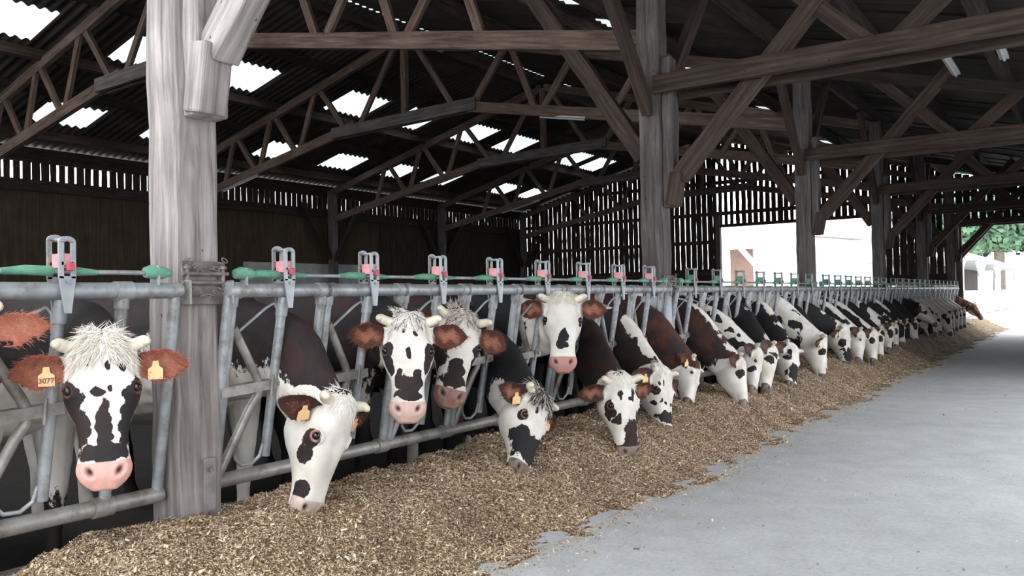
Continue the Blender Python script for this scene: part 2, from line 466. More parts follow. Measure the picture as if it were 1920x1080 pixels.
for k, h in enumerate(holesL + holesR):
    wi += 1
    v, f = corr_piece(h)
    o = raw('window_%d' % wi, v, f, M['skylight'])
    sm = o.modifiers.new('thickness', 'SOLIDIFY'); sm.thickness = 0.003; sm.offset = 1
    if k < len(LOW): lab = '%s skylight sheet from the near end in the low row beside the side wall' % ORD[k]
    elif k < len(LOW) + len(HIGH): lab = '%s skylight sheet from the near end in the row below the ridge' % ORD[k - len(LOW)]
    elif k < len(holesL) + len(RGT): lab = '%s skylight sheet from the near end in the row above the posts' % ORD[k - len(holesL)]
    else: lab = '%s narrow ridge light strip from the near end' % ORD[k - len(holesL) - len(RGT)]
    structure(o, lab, 'skylight')
# boarded alley roof: wide boards running down the slope
mb = MB(); y = ROOF_Y0
while y < ROOF_Y1:
    w = random.uniform(0.22, 0.30)
    gap = 0.035 if random.random() < 0.12 else 0.006
    z0, z1 = roof_z(-0.35), roof_z(EX + 0.5)
    dz = random.choice((0, 0.02))
    mb.beam((-0.38, y + w / 2, z0 + 0.03 + dz), (EX + 0.5, y + w / 2, z1 + 0.03 + dz), w - gap, 0.022, jit=0.0, seg=1)
    y += w
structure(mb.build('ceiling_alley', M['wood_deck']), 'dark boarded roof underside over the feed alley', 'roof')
mb = MB(); mb.beam((-0.3, (ROOF_Y0 + ROOF_Y1) / 2, roof_z(-0.3) + 0.075), (EX + 0.6, (ROOF_Y0 + ROOF_Y1) / 2, roof_z(EX + 0.6) + 0.075), ROOF_Y1 - ROOF_Y0, 0.01)
structure(mb.build('ceiling_cover', M['sheet']), 'outer roof covering above the alley boards', 'roof')

# ------------------------------------------------------------------ purlins
def purlin(x, w, h, mat, label):
    z = roof_z(x) - 0.03 - h / 2 - 0.005
    mb = MB(); mb.beam((0, 0, 0), (0, ROOF_Y1 - ROOF_Y0 - 0.4, 0), w, h, up=(-0.25 if x < RX else 0.25, 0, 1), jit=0.006, seg=12)
    o = mb.build('purlin', mat); o.location = (x, ROOF_Y0 + 0.2, z)
    return tag(o, label, 'beam', 'long roof purlins')
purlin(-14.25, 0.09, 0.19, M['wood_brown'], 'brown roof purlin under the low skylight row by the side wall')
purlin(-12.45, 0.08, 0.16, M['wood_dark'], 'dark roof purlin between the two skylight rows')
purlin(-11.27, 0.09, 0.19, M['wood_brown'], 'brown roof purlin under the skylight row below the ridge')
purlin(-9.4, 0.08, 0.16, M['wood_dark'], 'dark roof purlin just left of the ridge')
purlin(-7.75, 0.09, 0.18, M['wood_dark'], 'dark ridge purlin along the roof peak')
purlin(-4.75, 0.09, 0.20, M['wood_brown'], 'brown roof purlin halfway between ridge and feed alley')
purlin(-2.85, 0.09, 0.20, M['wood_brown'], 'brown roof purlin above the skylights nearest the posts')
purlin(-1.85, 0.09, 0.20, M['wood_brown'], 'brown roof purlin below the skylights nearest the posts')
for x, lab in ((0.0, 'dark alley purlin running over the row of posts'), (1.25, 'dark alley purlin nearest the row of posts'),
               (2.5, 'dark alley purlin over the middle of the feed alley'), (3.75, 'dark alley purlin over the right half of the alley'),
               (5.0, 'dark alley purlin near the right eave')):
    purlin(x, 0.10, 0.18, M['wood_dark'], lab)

# ------------------------------------------------------------------ trusses over the pen
def truss_z_low(x):
    dx = abs(x - RX)
    return 4.78 if dx < 1.75 else 4.78 - 0.197 * (dx - 1.75)
def make_truss():
    root = empty('roof_truss', (0, 0, 0), '', 'roof truss', 'scissor roof trusses over the pen')
    wb = M['wood_truss']
    for s, nm in ((-1, 'l'), (1, 'r')):
        foot = Vector((RX + s * 7.5, 0, truss_z_low(RX + s * 7.5)))
        apex = Vector((RX + s * 0.05, 0, roof_z(RX) - 0.28))
        end = Vector((RX + s * 1.35, 0, truss_z_low(RX + s * 1.75) + 0.05))
        mb = MB(); mb.beam(foot, end, 0.09, 0.19, jit=0.004, seg=10); mb.build('bottom_chord', wb, root)
        mb = MB(); t0 = Vector((RX + s * 7.5, 0, roof_z(RX + s * 7.5) - 0.30)); mb.beam(t0, apex, 0.09, 0.17, jit=0.004, seg=10)
        mb.build('top_chord', wb, root)
        tops = [5.14, 3.86, 2.44]; bots = [5.65, 4.41, 3.09, 1.55]
        seq = []
        for i, t in enumerate(tops):
            seq.append((bots[i], t, -1)); seq.append((bots[i + 1], t, 1))
        for bq, tq, sg in seq:
            pb = Vector((RX + s * (bq + (-0.10 if sg < 0 else 0.10)), 0.0, truss_z_low(RX + s * bq) + 0.05))
            pt = Vector((RX + s * (tq + (0.07 if sg < 0 else -0.07)), 0.0, roof_z(RX + s * tq) - 0.30))
            mb = MB(); mb.beam(pb, pt, 0.06, 0.11, up=(1, 0, 0), jit=0.003, seg=4); mb.build('web_strut', wb, root)
        # centre fan
        mb = MB(); mb.beam((RX + s * 1.2, 0.0, 4.85), (RX + s * 0.25, 0.0, roof_z(RX) - 0.42), 0.06, 0.11, up=(1, 0, 0)); mb.build('web_strut', wb, root)
    mb = MB(); mb.beam((RX, 0, 4.8), (RX, 0, roof_z(RX) - 0.3), 0.1, 0.12, up=(1, 0, 0)); mb.build('king_post', wb, root)
    mb = MB(); mb.beam((RX - 1.95, -0.07, 4.74), (RX + 1.75, -0.07, 4.82), 0.05, 0.22, jit=0.004, seg=6)
    mb.beam((RX - 1.95, 0.07, 4.74), (RX + 1.75, 0.07, 4.82), 0.05, 0.22, jit=0.004, seg=6)
    mb.build('collar', M['wood_post'], root)
    return root
tl = ['brown scissor roof truss nearest the camera, ending at the second alley post',
      'second brown scissor roof truss in depth, ending at the third alley post',
      'third brown scissor roof truss in depth, over the concrete wall base',
      'fourth brown scissor roof truss in depth, before the slatted gable',
      'last scissor roof truss standing against the slatted gable wall']
tr0 = make_truss()
for i, yy in enumerate(POST_Y[1:]):
    t = tr0 if i == 0 else copy_tree(tr0)
    t.location = (0, yy if i < 4 else 27.3, 0)
    t['label'] = tl[i]

# side-wall posts
def make_wall_post():
    root = empty('wall_post', (0, 0, 0), '', 'post', 'posts along the side wall')
    mb = MB(); mb.beam((0, 0, -0.05), (0, 0, 4.5), 0.2, 0.2, up=(0, 1, 0), jit=0.006, seg=8); mb.build('shaft', M['wood_post'], root)
    for s in (-1, 1):
        mb = MB(); mb.beam((0.0, s * 0.08, 2.55), (0.0, s * 1.15, 4.05), 0.1, 0.12, jit=0.004, seg=5); mb.build('brace', M['wood_dark'], root)
    mb = MB(); mb.beam((0.08, 0, 2.5), (0.95, 0, truss_z_low(WX + 1.0) - 0.06), 0.09, 0.12); mb.build('knee_brace', M['wood_dark'], root)
    return root
wp0 = make_wall_post()
wpl = ['side-wall post left of the plank panel with crossing braces',
       'side-wall post at the start of the upright plank panel', 'corner post where side wall meets the slatted gable']
for i, yy in enumerate((17.27, 22.27, 27.25)):
    t = wp0 if i == 0 else copy_tree(wp0)
    t.location = (WX + 0.2, yy, 0); t['label'] = wpl[i]

# ------------------------------------------------------------------ alley posts
def alley_post(i, y):
    mat = M['wood_grey'] if i == 0 else M['wood_post']
    lab = ['thick pale grey timber post in the foreground with bolted iron strap', 'second timber post, standing behind the white cow with raised head',
           'third timber post, in front of the white building opening', 'fourth timber post, at the right edge of the white building opening',
           'fifth timber post, in front of the slatted panel', 'sixth timber post, at the alley end opening'][i]
    root = empty('timber_post', (0, y, 0), lab, 'post', 'timber posts along the feed barrier')
    w = 0.215
    zt = roof_z(0) - 0.22
    mb = MB(); mb.beam((0.0, 0, -0.02), (0, 0, zt), w, w, up=(0, 1, 0), jit=0.006, seg=22); mb.build('shaft', mat, root, bevel=0.018)
    # cleat on the alley face that carries the tie beam and brace
    mb = MB(); mb.beam((w / 2 + 0.05, 0.02, 2.06), (w / 2 + 0.05, 0.02, 3.45), 0.10, 0.17, up=(0, 1, 0), jit=0.008, seg=8); mb.build('cleat', mat, root, bevel=0.015)
    mb = MB(); mb.beam((w / 2 + 0.075, -0.01, 2.07), (w / 2 + 0.13, -0.01, 2.37), 0.15, 0.12, up=(1, 0, 0), jit=0.003, seg=2)
    mb.beam((w / 2 + 0.13, 0.02, 2.33), (1.95, 0.02, 4.18), 0.13, 0.16, jit=0.006, seg=12); mb.build('brace', mat if i == 0 else M['wood_brown'], root, bevel=0.012)
    if i > 0:
        mb = MB(); mb.beam((-w / 2, 0.02, 2.55), (-1.5, 0.02, 4.62), 0.12, 0.17, jit=0.006, seg=12); mb.build('brace', M['wood_brown'], root, bevel=0.012)
        mb = MB(); mb.beam((0.0, -w / 2, 2.95), (0.0, -1.35, roof_z(0) - 0.22), 0.09, 0.13, jit=0.005, seg=8); mb.build('brace', M['wood_brown'], root)
        if i < 5: mb = MB(); mb.beam((0.0, w / 2, 2.95), (0.0, 1.35, roof_z(0) - 0.22), 0.09, 0.13, jit=0.005, seg=8); mb.build('brace', M['wood_brown'], root)
    if i > 0:
        mb = MB(); mb.beam((0, 0, -0.02), (0, 0, 1.24), w + 0.022, w + 0.022, up=(0, 1, 0)); mb.build('base_sleeve', M['sleeve'], root, bevel=0.01)
    if i == 0:
        mb = MB(); mb.beam((w / 2 + 0.008, 0.03, 0.2), (w / 2 + 0.012, 0.03, 0.56), 0.016, 0.062, up=(0, 1, 0))
        st = mb.build('iron_strap', M['iron'], root, bevel=0.004)
        for z in (0.32, 0.51):
            mb = MB(); mb.tube([(w / 2 + 0.014, 0.03, z), (w / 2 + 0.032, 0.03, z)], 0.013, 6); mb.build('bolt', M['steel_dark'], st)
    return root
for i, y in enumerate(POST_Y): alley_post(i, y)

# alley cross frames: tie beam, webs
def make_frame():
    root = empty('alley_roof_frame', (0, 0, 0), '', 'roof frame', 'cross frames over the feed alley')
    for s, dz in ((-0.115, 0.0), (0.135, -0.035)):
        mb = MB(); mb.beam((0.06, s, 3.19 + dz), (EX, s, 3.19 + dz), 0.07, 0.17, jit=0.005, seg=14); mb.build('tie_beam', M['wood_brown'], root, bevel=0.006)
    for a, b in (((1.95, 3.22), (0.95, 4.17)), ((2.1, 3.22), (2.75, 3.78)), ((4.1, 3.22), (3.3, 3.66))):
        mb = MB(); mb.beam((a[0], 0.01, a[1]), (b[0], 0.01, b[1]), 0.08, 0.14, jit=0.004, seg=5); mb.build('web_strut', M['wood_brown'], root)
    mb = MB(); mb.beam((0.1, 0.0, roof_z(0.1) - 0.30), (EX, 0.0, roof_z(EX) - 0.30), 0.09, 0.15, jit=0.004, seg=10); mb.build('rafter', M['wood_dark'], root)
    mb = MB(); mb.beam((EX - 0.1, 0.0, 0), (EX - 0.1, 0, 3.2), 0.2, 0.2, up=(0, 1, 0), jit=0.005, seg=8); mb.build('outer_post', M['wood_post'], root)
    return root
fr0 = make_frame()
frl = ['nearest alley tie beam frame, crossing the upper right at the second post', 'alley tie beam frame at the third post', 'alley tie beam frame at the fourth post',
       'alley tie beam frame at the fifth post', 'alley tie beam frame beside the end opening']
for i, y in enumerate(POST_Y[1:]):
    t = fr0 if i == 0 else copy_tree(fr0)
    t.location = (0, y, 0); t['label'] = frl[i]

# unlit strip lamps and conduit hung under the trusses
def strip_lamp(loc, rot, ln, label):
    root = empty('strip_lamp', loc, label, 'lamp', 'unlit strip lamps under the roof')
    root.rotation_euler = rot
    mb = MB(); mb.beam((-ln / 2, 0, 0.03), (ln / 2, 0, 0.03), 0.09, 0.03); mb.build('housing', M['lamp_white'], root)
    mb = MB(); mb.tube([(-ln / 2 + 0.03, 0, 0), (ln / 2 - 0.03, 0, 0)], 0.016, 8); mb.build('lamp_tube', M['lamp_white'], root)
    return root
strip_lamp((-12.55, 12.27, 4.0), (0, -0.19, 0), 1.3, 'pale strip lamp under the second truss near the side wall')
strip_lamp((-4.0, 12.27, 4.30), (0, 0.19, 0), 0.95, 'pale strip lamp under the second truss left of the second post')
strip_lamp((-11.6, 22.27, 4.19), (0, -0.19, 0), 1.5, 'pale strip lamp under the fourth truss near the gable corner')
strip_lamp((2.0, 11.4, 3.95), (0, 0, math.radians(90)), 1.2, 'pale strip lamp along the alley roof beside the third frame')
strip_lamp((2.6, 10.4, 3.82), (0, 0, math.radians(90)), 1.2, 'pale strip lamp at the right edge of the alley roof')
strip_lamp((-7.2, 12.8, 6.2), (0, 0, math.radians(90)), 0.5, 'small pale junction lamp under the ridge')


# ------------------------------------------------------------------ self-locking feed barrier
ZR, ZB = 1.30, 0.42              # top and bottom rail heights
def bx(z): return 0.16 * (z - ZB) / (ZR - ZB)
def P(y, z, dx=0.0): return (bx(z) + dx, y, z)
def latch_plate(mb, x, t, zlo, zhi, w, narrow):
    # two uprights, a rounded top, a solid lower tongue: leaves a slot open
    hw = w / 2
    zs = 1.345
    for sgn in (-1, 1):
        mb.beam((x, sgn * (hw - 0.010), zs), (x, sgn * (hw - 0.010), zhi - 0.02), 0.020, t, up=(1, 0, 0))
    n = 8; outer = []; inner = []
    for k in range(n + 1):
        a = math.pi * k / n
        outer.append((x - t / 2, math.cos(a) * hw, zhi - 0.022 + math.sin(a) * 0.022))
        inner.append((x - t / 2, math.cos(a) * (hw - 0.020), zhi - 0.026 + math.sin(a) * 0.006))
    mb.prism(outer + inner[::-1], (t, 0, 0))
    mb.prism([(x - t / 2, -hw, zs + 0.01), (x - t / 2, hw, zs + 0.01), (x - t / 2, narrow / 2, zlo + 0.03), (x - t / 2, narrow / 2 - 0.004, zlo),
              (x - t / 2, -narrow / 2 + 0.004, zlo), (x - t / 2, -narrow / 2, zlo + 0.03)], (t, 0, 0))
    mb.box(x - t / 2, x + t / 2, -hw + 0.01, hw - 0.01, 1.395, 1.41)
def make_place(kind, first_pitch):
    """one feeding place as a list of part meshes around the lock bar at y = 0"""
    parts = []
    a = -first_pitch * 0.5; bq = first_pitch * 0.42
    def add(name, mb, mat, subs=(), bevel=0): parts.append((name, mb, mat, subs, bevel))
    for y in (a, bq):
        mb = MB(); mb.tube([P(y, ZR - 0.02), P(y + (0.0), ZB)], 0.0235, 14)
        # saddle where the bar meets the rail
        mb.tube([P(y, ZR + 0.0), P(y, ZR - 0.07)], 0.029, 14)
        add('divider_bar', mb, M['galv'])
    mb = MB(); mb.tube([P(0.0, ZR - 0.03), P(-0.005, 0.9), P(-0.012, 0.50)], 0.0235, 14); mb.tube([P(-0.001, ZR - 0.06), P(-0.001, ZR - 0.12)], 0.029, 14)
    add('lock_bar', mb, M['galv'])
    r = 0.021
    mb = MB()
    mb.tube([P(a + 0.02, ZR - 0.17), P(-0.115, 0.90), P(-0.085, 0.84), P(-0.095, 0.80), P(-0.13, 0.75), P(a + 0.015, ZB + 0.02)], r, 12)
    add('pivot_arm', mb, M['galv_dirty'])
    mb = MB(); mb.beam(P(a - 0.03, 0.835, 0.026), P(0.03, 0.855, 0.03), 0.008, 0.045); mb.beam(P(a - 0.03, 0.835, -0.026), P(0.03, 0.855, -0.03), 0.008, 0.045)
    mb.tube([P(-0.002, 0.853, 0.045), P(-0.002, 0.853, -0.045)], 0.012, 8)
    mb.tube([P(-0.045, 0.90, 0.04), P(-0.045, 0.80, 0.04)], 0.007, 8)
    add('strap', mb, M['galv_dirty'])
    mb = MB(); mb.tube([P(a + 0.05, ZR - 0.19), P(-0.10, ZR - 0.085), P(-0.055, ZR - 0.06), P(-0.03, ZR - 0.085), P(-0.022, ZR - 0.16)], 0.007, 8)
    add('hook_rod', mb, M['galv'])
    mb = MB(); mb.tube([P(-0.2, 0.56), P(-0.185, 0.51), P(-0.15, 0.475), P(-0.09, 0.47), P(-0.045, 0.50), P(-0.03, 0.56)], 0.009, 8)
    add('catch_hook', mb, M['galv'])
    mb = MB()
    latch_plate(mb, 0.16 + 0.042, 0.009, 1.215, 1.505, 0.066, 0.036)
    latch_plate(mb, 0.16 - 0.042, 0.009, 1.22, 1.515, 0.066, 0.036)
    mb.tube([(0.10, 0.0, 1.494), (0.215, 0.0, 1.494)], 0.008, 8)
    mb.tube([(0.205, 0.0, 1.335), (0.214, 0.0, 1.335)], 0.007, 8)
    subs = []
    m1 = MB(); m1.box(0.125, 0.198, -0.018, 0.018, 1.385, 1.44)
    subs.append(('stop_block', m1, M['pink'] if kind == 'old' else M['green']))
    m2 = MB(); m2.box(0.205, 0.222, -0.006, 0.02, 1.375, 1.405)
    subs.append(('stop_button', m2, M['red']))
    m3 = MB(); m3.tube([(0.16, -0.215, 1.373), (0.16, -0.20, 1.373), (0.16, -0.13, 1.378), (0.16, -0.04, 1.375), (0.16, -0.03, 1.375)], [0.012, 0.014, 0.019, 0.020, 0.015], 10)
    subs.append(('rod_sleeve', m3, M['green']))
    m4 = MB(); m4.tube([(0.16, 0.035, 1.375), (0.16, 0.045, 1.375), (0.16, 0.125, 1.372), (0.16, 0.14, 1.372)], [0.015, 0.020, 0.012, 0.010], 10)
    subs.append(('rod_sleeve', m4, M['green']))
    add('latch', mb, M['galv'], subs, 0.002)
    return parts
def make_barrier(y0, y1, locks, pitch, kind, label, bracket=True):
    root = empty('feed_barrier', (0, y0, 0), label, 'feed barrier', 'self-locking feed barrier panels')
    mb = MB(); mb.tube([(0.16, 0, ZR), (0.16, (y1 - y0), ZR)], 0.0335, 18)
    for ly in locks:
        for q in (-pitch * 0.5, pitch * 0.42):
            if 0.03 < ly + q - y0 < y1 - y0 - 0.03: mb.tube([(0.16, ly + q - y0 - 0.035, ZR), (0.16, ly + q - y0 + 0.035, ZR)], 0.039, 18)
    mb.build('top_rail', M['galv'], root)
    mb = MB(); mb.tube([(0.0, 0, ZB), (0.0, (y1 - y0), ZB)], 0.034, 16)
    for ly in locks: mb.tube([(0.0, ly - y0 + pitch * .42 - 0.05, ZB), (0.0, ly - y0 + pitch * .42 + 0.03, ZB)], 0.042, 16)
    mb.build('bottom_rail', M['galv_dirty'], root)
    mb = MB(); mb.tube([(0.16, 0.05, 1.373), (0.16, y1 - y0 - 0.05, 1.373)], 0.0095, 10); mb.build('control_rod', M['galv'], root)
    for q in (0.02, y1 - y0 - 0.02):
        mb = MB(); mb.tube([P(q, ZR - 0.02), P(q, ZB)], 0.0245, 14); mb.build('end_bar', M['galv'], root)
    for q in (0.10, y1 - y0 - 0.11):
        mb = MB(); mb.beam((0.16, q, ZR + 0.02), (0.16, q, ZR + 0.105), 0.05, 0.012, up=(0, 1, 0)); rb = mb.build('rod_guide', M['galv'], root, bevel=0.004)
        mb = MB(); mb.tube([(0.16, q - 0.05, 1.375), (0.16, q - 0.02, 1.378), (0.16, q + 0.03, 1.376), (0.16, q + 0.07, 1.373)], [0.022, 0.030, 0.028, 0.012], 10); mb.build('guide_bush', M['green'], rb)
    n = int((y1 - y0) / 1.6)
    for k in range(n):
        q = (k + 0.6) * (y1 - y0) / n
        mb = MB(); mb.tube([(-0.02, q, ZB - 0.02), (-0.03, q, 0.12)], 0.035, 10); mb.build('support_foot', M['kerb'], root)
    protos = []
    for li, ly in enumerate(locks):
        for pi, (name, mb, mat, subs, bev) in enumerate(place_cache[(kind, pitch)]):
            key = (kind, pitch, pi)
            if key not in proto_obj:
                o = mb.build(name, mat, root, bevel=bev)
                ss = [sm.build(sn, smat, o, bevel=0.003) for sn, sm, smat in subs]
                proto_obj[key] = (o, ss)
            else:
                src, sss = proto_obj[key]
                o = src.copy(); col.objects.link(o); o.parent = root
                for s_ in sss:
                    c = s_.copy(); col.objects.link(c); c.parent = o
            o.location = (0, ly - y0, 0)
    return root
proto_obj = {}
place_cache = {('old', 0.58): make_place('old', 0.58), ('new', 0.69): make_place('new', 0.69)}
LOCKS = {0: [1.07, 1.65]}
LOCKS[1] = [2.71 + 0.5786 * k for k in range(8)]
for bay in range(2, 6): LOCKS[bay] = [7.70 + 5.0 * (bay - 2) + 0.685 * k for k in range(7)]
make_barrier(0.72, 2.15, LOCKS[0], 0.58, 'old', 'galvanised feed barrier panel left of the big grey post')
make_barrier(2.38, 7.18, LOCKS[1], 0.58, 'old', 'galvanised feed barrier panel between the big grey post and the second post')
bl = {2: 'galvanised feed barrier panel with green latches, between second and third post', 3: 'feed barrier panel with green latches, between third and fourth post',
      4: 'feed barrier panel with green latches, between fourth and fifth post', 5: 'farthest feed barrier panel with green latches, beyond the fifth post'}
for bay in range(2, 6): make_barrier(7.33 + 5 * (bay - 2), 12.22 + 5 * (bay - 2), LOCKS[bay], 0.69, 'new', bl[bay])

# bracket with chain on the big post
br = empty('rail_bracket', (0.12, 2.28, ZR), 'rusty steel rail bracket with chain bolted to the big grey post', 'bracket')
mb = MB(); mb.box(0.0, 0.012, -0.10, 0.12, -0.06, 0.13); mb.build('back_plate', M['steel_dark'], br, bevel=0.003)
for q in (-0.10, 0.115):
    mb = MB(); mb.box(0.01, 0.075, q - 0.005, q + 0.005, -0.06, 0.045); mb.build('lug', M['galv_dirty'], br, bevel=0.002)
mb = MB()
for z in (0.035, 0.075): mb.tube([(0.03, -0.11, z), (0.03, 0.12, z)], 0.010, 8)
for q in (-0.085, 0.095): mb.tube([(0.03, q, 0.02), (0.03, q, 0.115)], 0.009, 8); mb.tube([(0.03, q, 0.095), (0.03, q, 0.108)], 0.018, 6)
mb.build('clamp_bolts', M['steel_dark'], br)
mb = MB()
def link(mb, c, d, up):
    c = Vector(c); d = Vector(d).normalized(); up = Vector(up)
    pts = []
    for k in range(11):
        a = 2 * math.pi * k / 10
        pts.append(c + d * (0.016 * math.cos(a)) + up * (0.009 * math.sin(a)))
    mb.tube(pts, 0.0032, 6, cap=False)
for k in range(10):
    t = k / 9
    z = 0.125 - 0.05 * math.sin(math.pi * t) * (1.2 if k % 2 else 1.0) + 0.01
    link(mb, (0.035, -0.09 + 0.19 * t, z), (0, 1, 0.4 * math.cos(math.pi * t)), (0, 0, 1) if k % 2 else (1, 0, 0))
mb.build('chain', M['steel_dark'], br); mb = MB()
for k in range(7):
    t = k / 6
    link(mb, (0.045, -0.07 + 0.14 * t, 0.005 - 0.03 * math.sin(math.pi * t)), (0, 1, 0.5 * math.cos(math.pi * t)), (0, 0, 1) if k % 2 else (1, 0, 0))
mb.build('chain', M['steel_dark'], br)
br2 = copy_tree(br); br2.location = (0.12, 7.25, ZR); br2['label'] = 'dark steel rail bracket with chain on the second post'
for o_ in (br, br2): o_['group'] = 'rail brackets on the posts'

# ------------------------------------------------------------------ feed heap
def feed_z(X, Y, fine=True):
    X = np.asarray(X, float); Y = np.asarray(Y, float)
    n = lambda a, b, k: np.sin(a * X + b * Y + k)
    edge = 1.13 + 0.05 * np.sin(Y * 1.3 + 0.5) + 0.035 * np.sin(Y * 3.7) + 0.02 * np.sin(Y * 8.1 + 1)
    h0 = 0.315 + 0.02 * np.sin(Y * 1.1 + 1) + 0.014 * np.sin(Y * 3.3) - 0.10 * sstep(2.0, 1.2, Y)
    z = h0 * (1 - sstep(0.27, 1.0, X / edge * 1.0))
    if fine:
        z = z + 0.022 * n(9, 4, 0) * n(3, 7.7, 1) + 0.014 * n(21, 12, 2) * n(-14, 19, 0.4) + 0.005 * n(33, -41, 1)
        z = z - 0.006
    z = np.where(X > edge + 0.05, -0.02, z)
    z = z - 0.30 * sstep(-0.02, -0.2, X)
    return z
FY0, FY1 = -0.4, 31.0
ys = np.concatenate([np.arange(FY0, 8, 0.02), np.arange(8, 16, 0.04), np.arange(16, FY1, 0.08)])
xs = np.concatenate([[-0.21, -0.15, -0.1, -0.06], np.arange(-0.03, 1.32, 0.02)])
XX, YY = np.meshgrid(xs, ys)
ZZ = feed_z(XX, YY) + rng.normal(0, 0.0035, XX.shape)
nx_ = len(xs); ny_ = len(ys)
V = np.stack([XX, YY, np.maximum(ZZ, -0.015)], -1).reshape(-1, 3)
ii, jj = np.meshgrid(np.arange(ny_ - 1), np.arange(nx_ - 1), indexing='ij')
q = ii * nx_ + jj
F = np.stack([q, q + 1, q + nx_ + 1, q + nx_], -1).reshape(-1, 4)
heap = raw('silage_heap', V.tolist(), F.tolist(), M['silage'])
tag(heap, 'long heap of pale brown chopped maize silage along the barrier', 'feed', None, 'stuff')

def chips(name, n, pos_fn, smin, smax, label, cat, parent=None, lift=0.003):
    pts = pos_fn(n)
    n = len(pts)
    ln = rng.uniform(smin, smax, n) * np.where(rng.random(n) < 0.06, 2.6, 1.0)
    wd = ln * rng.uniform(0.22, 0.6, n); th = wd * rng.uniform(0.12, 0.3, n)
    yawc = rng.uniform(0, 2 * np.pi, n); pit = rng.normal(0, 0.55, n); rl = rng.normal(0, 0.7, n)
    cy, sy = np.cos(yawc), np.sin(yawc); cp, sp = np.cos(pit), np.sin(pit); cr, sr = np.cos(rl), np.sin(rl)
    ax = np.stack([cy * cp, sy * cp, sp], -1)
    s0 = np.stack([-sy, cy, np.zeros(n)], -1); u0 = np.cross(ax, s0)
    sd = s0 * cr[:, None] + u0 * sr[:, None]; upc = np.cross(ax, sd)
    loc = [(-.5, -.5, 0), (.5, -.35, 0), (.45, .4, 0), (-.5, .5, 0), (-.4, 0, 1), (.42, .05, 1)]
    vv = np.zeros((n, 6, 3))
    for k, (a, b, c) in enumerate(loc):
        vv[:, k] = pts + ax * (a * ln)[:, None] + sd * (b * wd)[:, None] + upc * (c * th)[:, None]
    fcs = [(0, 3, 2, 1), (0, 1, 5, 4), (2, 3, 4, 5), (1, 2, 5, 5), (3, 0, 4, 4)]
    tris = [(0, 3, 2), (0, 2, 1), (0, 1, 5), (0, 5, 4), (2, 3, 4), (2, 4, 5), (1, 2, 5), (3, 0, 4)]
    base = (np.arange(n) * 6)[:, None, None]
    Fc = (np.array(tris)[None] + base).reshape(-1, 3)
    me = bpy.data.meshes.new(name)
    me.vertices.add(n * 6); me.vertices.foreach_set('co', vv.reshape(-1).astype(np.float32))
    m_ = len(Fc); me.loops.add(m_ * 3); me.loops.foreach_set('vertex_index', Fc.reshape(-1).astype(np.int32))
    me.polygons.add(m_); me.polygons.foreach_set('loop_start', (np.arange(m_) * 3).astype(np.int32))
    at = me.attributes.new('chip', 'FLOAT', 'POINT')
    at.data.foreach_set('value', np.repeat(np.clip(rng.beta(1.7, 2.3, n) + 0.10 * np.sin(pts[:, 0] * 9 + 2 * np.sin(pts[:, 1] * 3)) * np.sin(pts[:, 1] * 7 + pts[:, 0] * 4), 0, 1), 6).astype(np.float32))
    me.materials.append(M['chips']); me.update(); me.validate()
    o = bpy.data.objects.new(name, me); col.objects.link(o)
    if parent: o.parent = parent
    return o
def heap_pos(n):
    u = rng.random(n)
    Y = 0.9 + 15.0 * u ** 1.9
    X = rng.uniform(-0.05, 1.22, n)
    Z = feed_z(X, Y)
    k = Z > 0.004
    X, Y, Z = X[k], Y[k], Z[k]
    return np.stack([X, Y, Z + rng.uniform(0.0, 0.006, len(X))], -1)
c = chips('silage_chips', 210000, heap_pos, 0.0045, 0.0125, '', '')
c.parent = heap; c['kind'] = 'stuff'
def stray_pos(n):
    Y = 2.2 + 16 * rng.random(n) ** 1.6
    X = 1.10 + 0.05 * np.sin(Y * 1.3 + 0.5) + 0.035 * np.sin(Y * 3.7) + np.abs(rng.exponential(0.07, n)) * rng.choice([1, 1, 3], n) + (rng.random(n) < 0.12) * rng.uniform(0, 2.6, n)
    return np.stack([X, Y, np.full(n, 0.002)], -1)
c = chips('stray_silage', 14000, stray_pos, 0.004, 0.012, '', '')
tag(c, 'loose crumbs of silage strewn over the grey alley floor', 'crumbs', None, 'stuff')

# ------------------------------------------------------------------ outside, beyond the end wall
bw = empty('farm_building', (-10, 46, 0), 'white farm building seen through the opening of the slatted gable', 'building')
mb = MB(); mb.box(-2.1, 5.2, 0.0, 0.3, -0.05, 4.0); mb.box(-26, -4.0, 0, 0.3, -0.05, 4.0); mb.box(-4.0, -2.1, 0, 0.3, 3.95, 4.0)
mb.build('wall', M['white_wall'], bw)
mb = MB(); mb.box(-4.0, -2.1, 1.6, 1.7, -0.05, 4.0); mb.build('door_panel', M['tan_door'], bw)
mb = MB(); mb.beam((-3.2, 0.9, 4.0), (-1.9, 0.9, 2.5), 0.15, 0.28); mb.build('brace', M['white_paint'], bw)
mb = MB(); mb.box(1.3, 3.0, -0.06, 0.0, -0.05, 2.55); mb.build('blue_door', M['pale_blue'], bw)
mb = MB(); mb.beam((-26, 2.0, 4.9), (5.3, 2.0, 4.9), 5.5, 0.12, up=(0, -0.42, 1)); mb.build('roof', M['white_wall'], bw)
mb = MB(); mb.beam((0.5, -0.4, 4.35), (5.2, -0.4, 3.75), 0.12, 0.09); mb.build('gutter', M['steel_dark'], bw)
sh = empty('open_shed', (-1.5, 42, 0), 'white open-fronted shed with dark slatted bays beyond the alley end', 'shed')
mb = MB(); mb.box(-5, 0.25, -0.5, 34, 2.75, 2.95); mb.build('roof', M['white_wall'], sh)
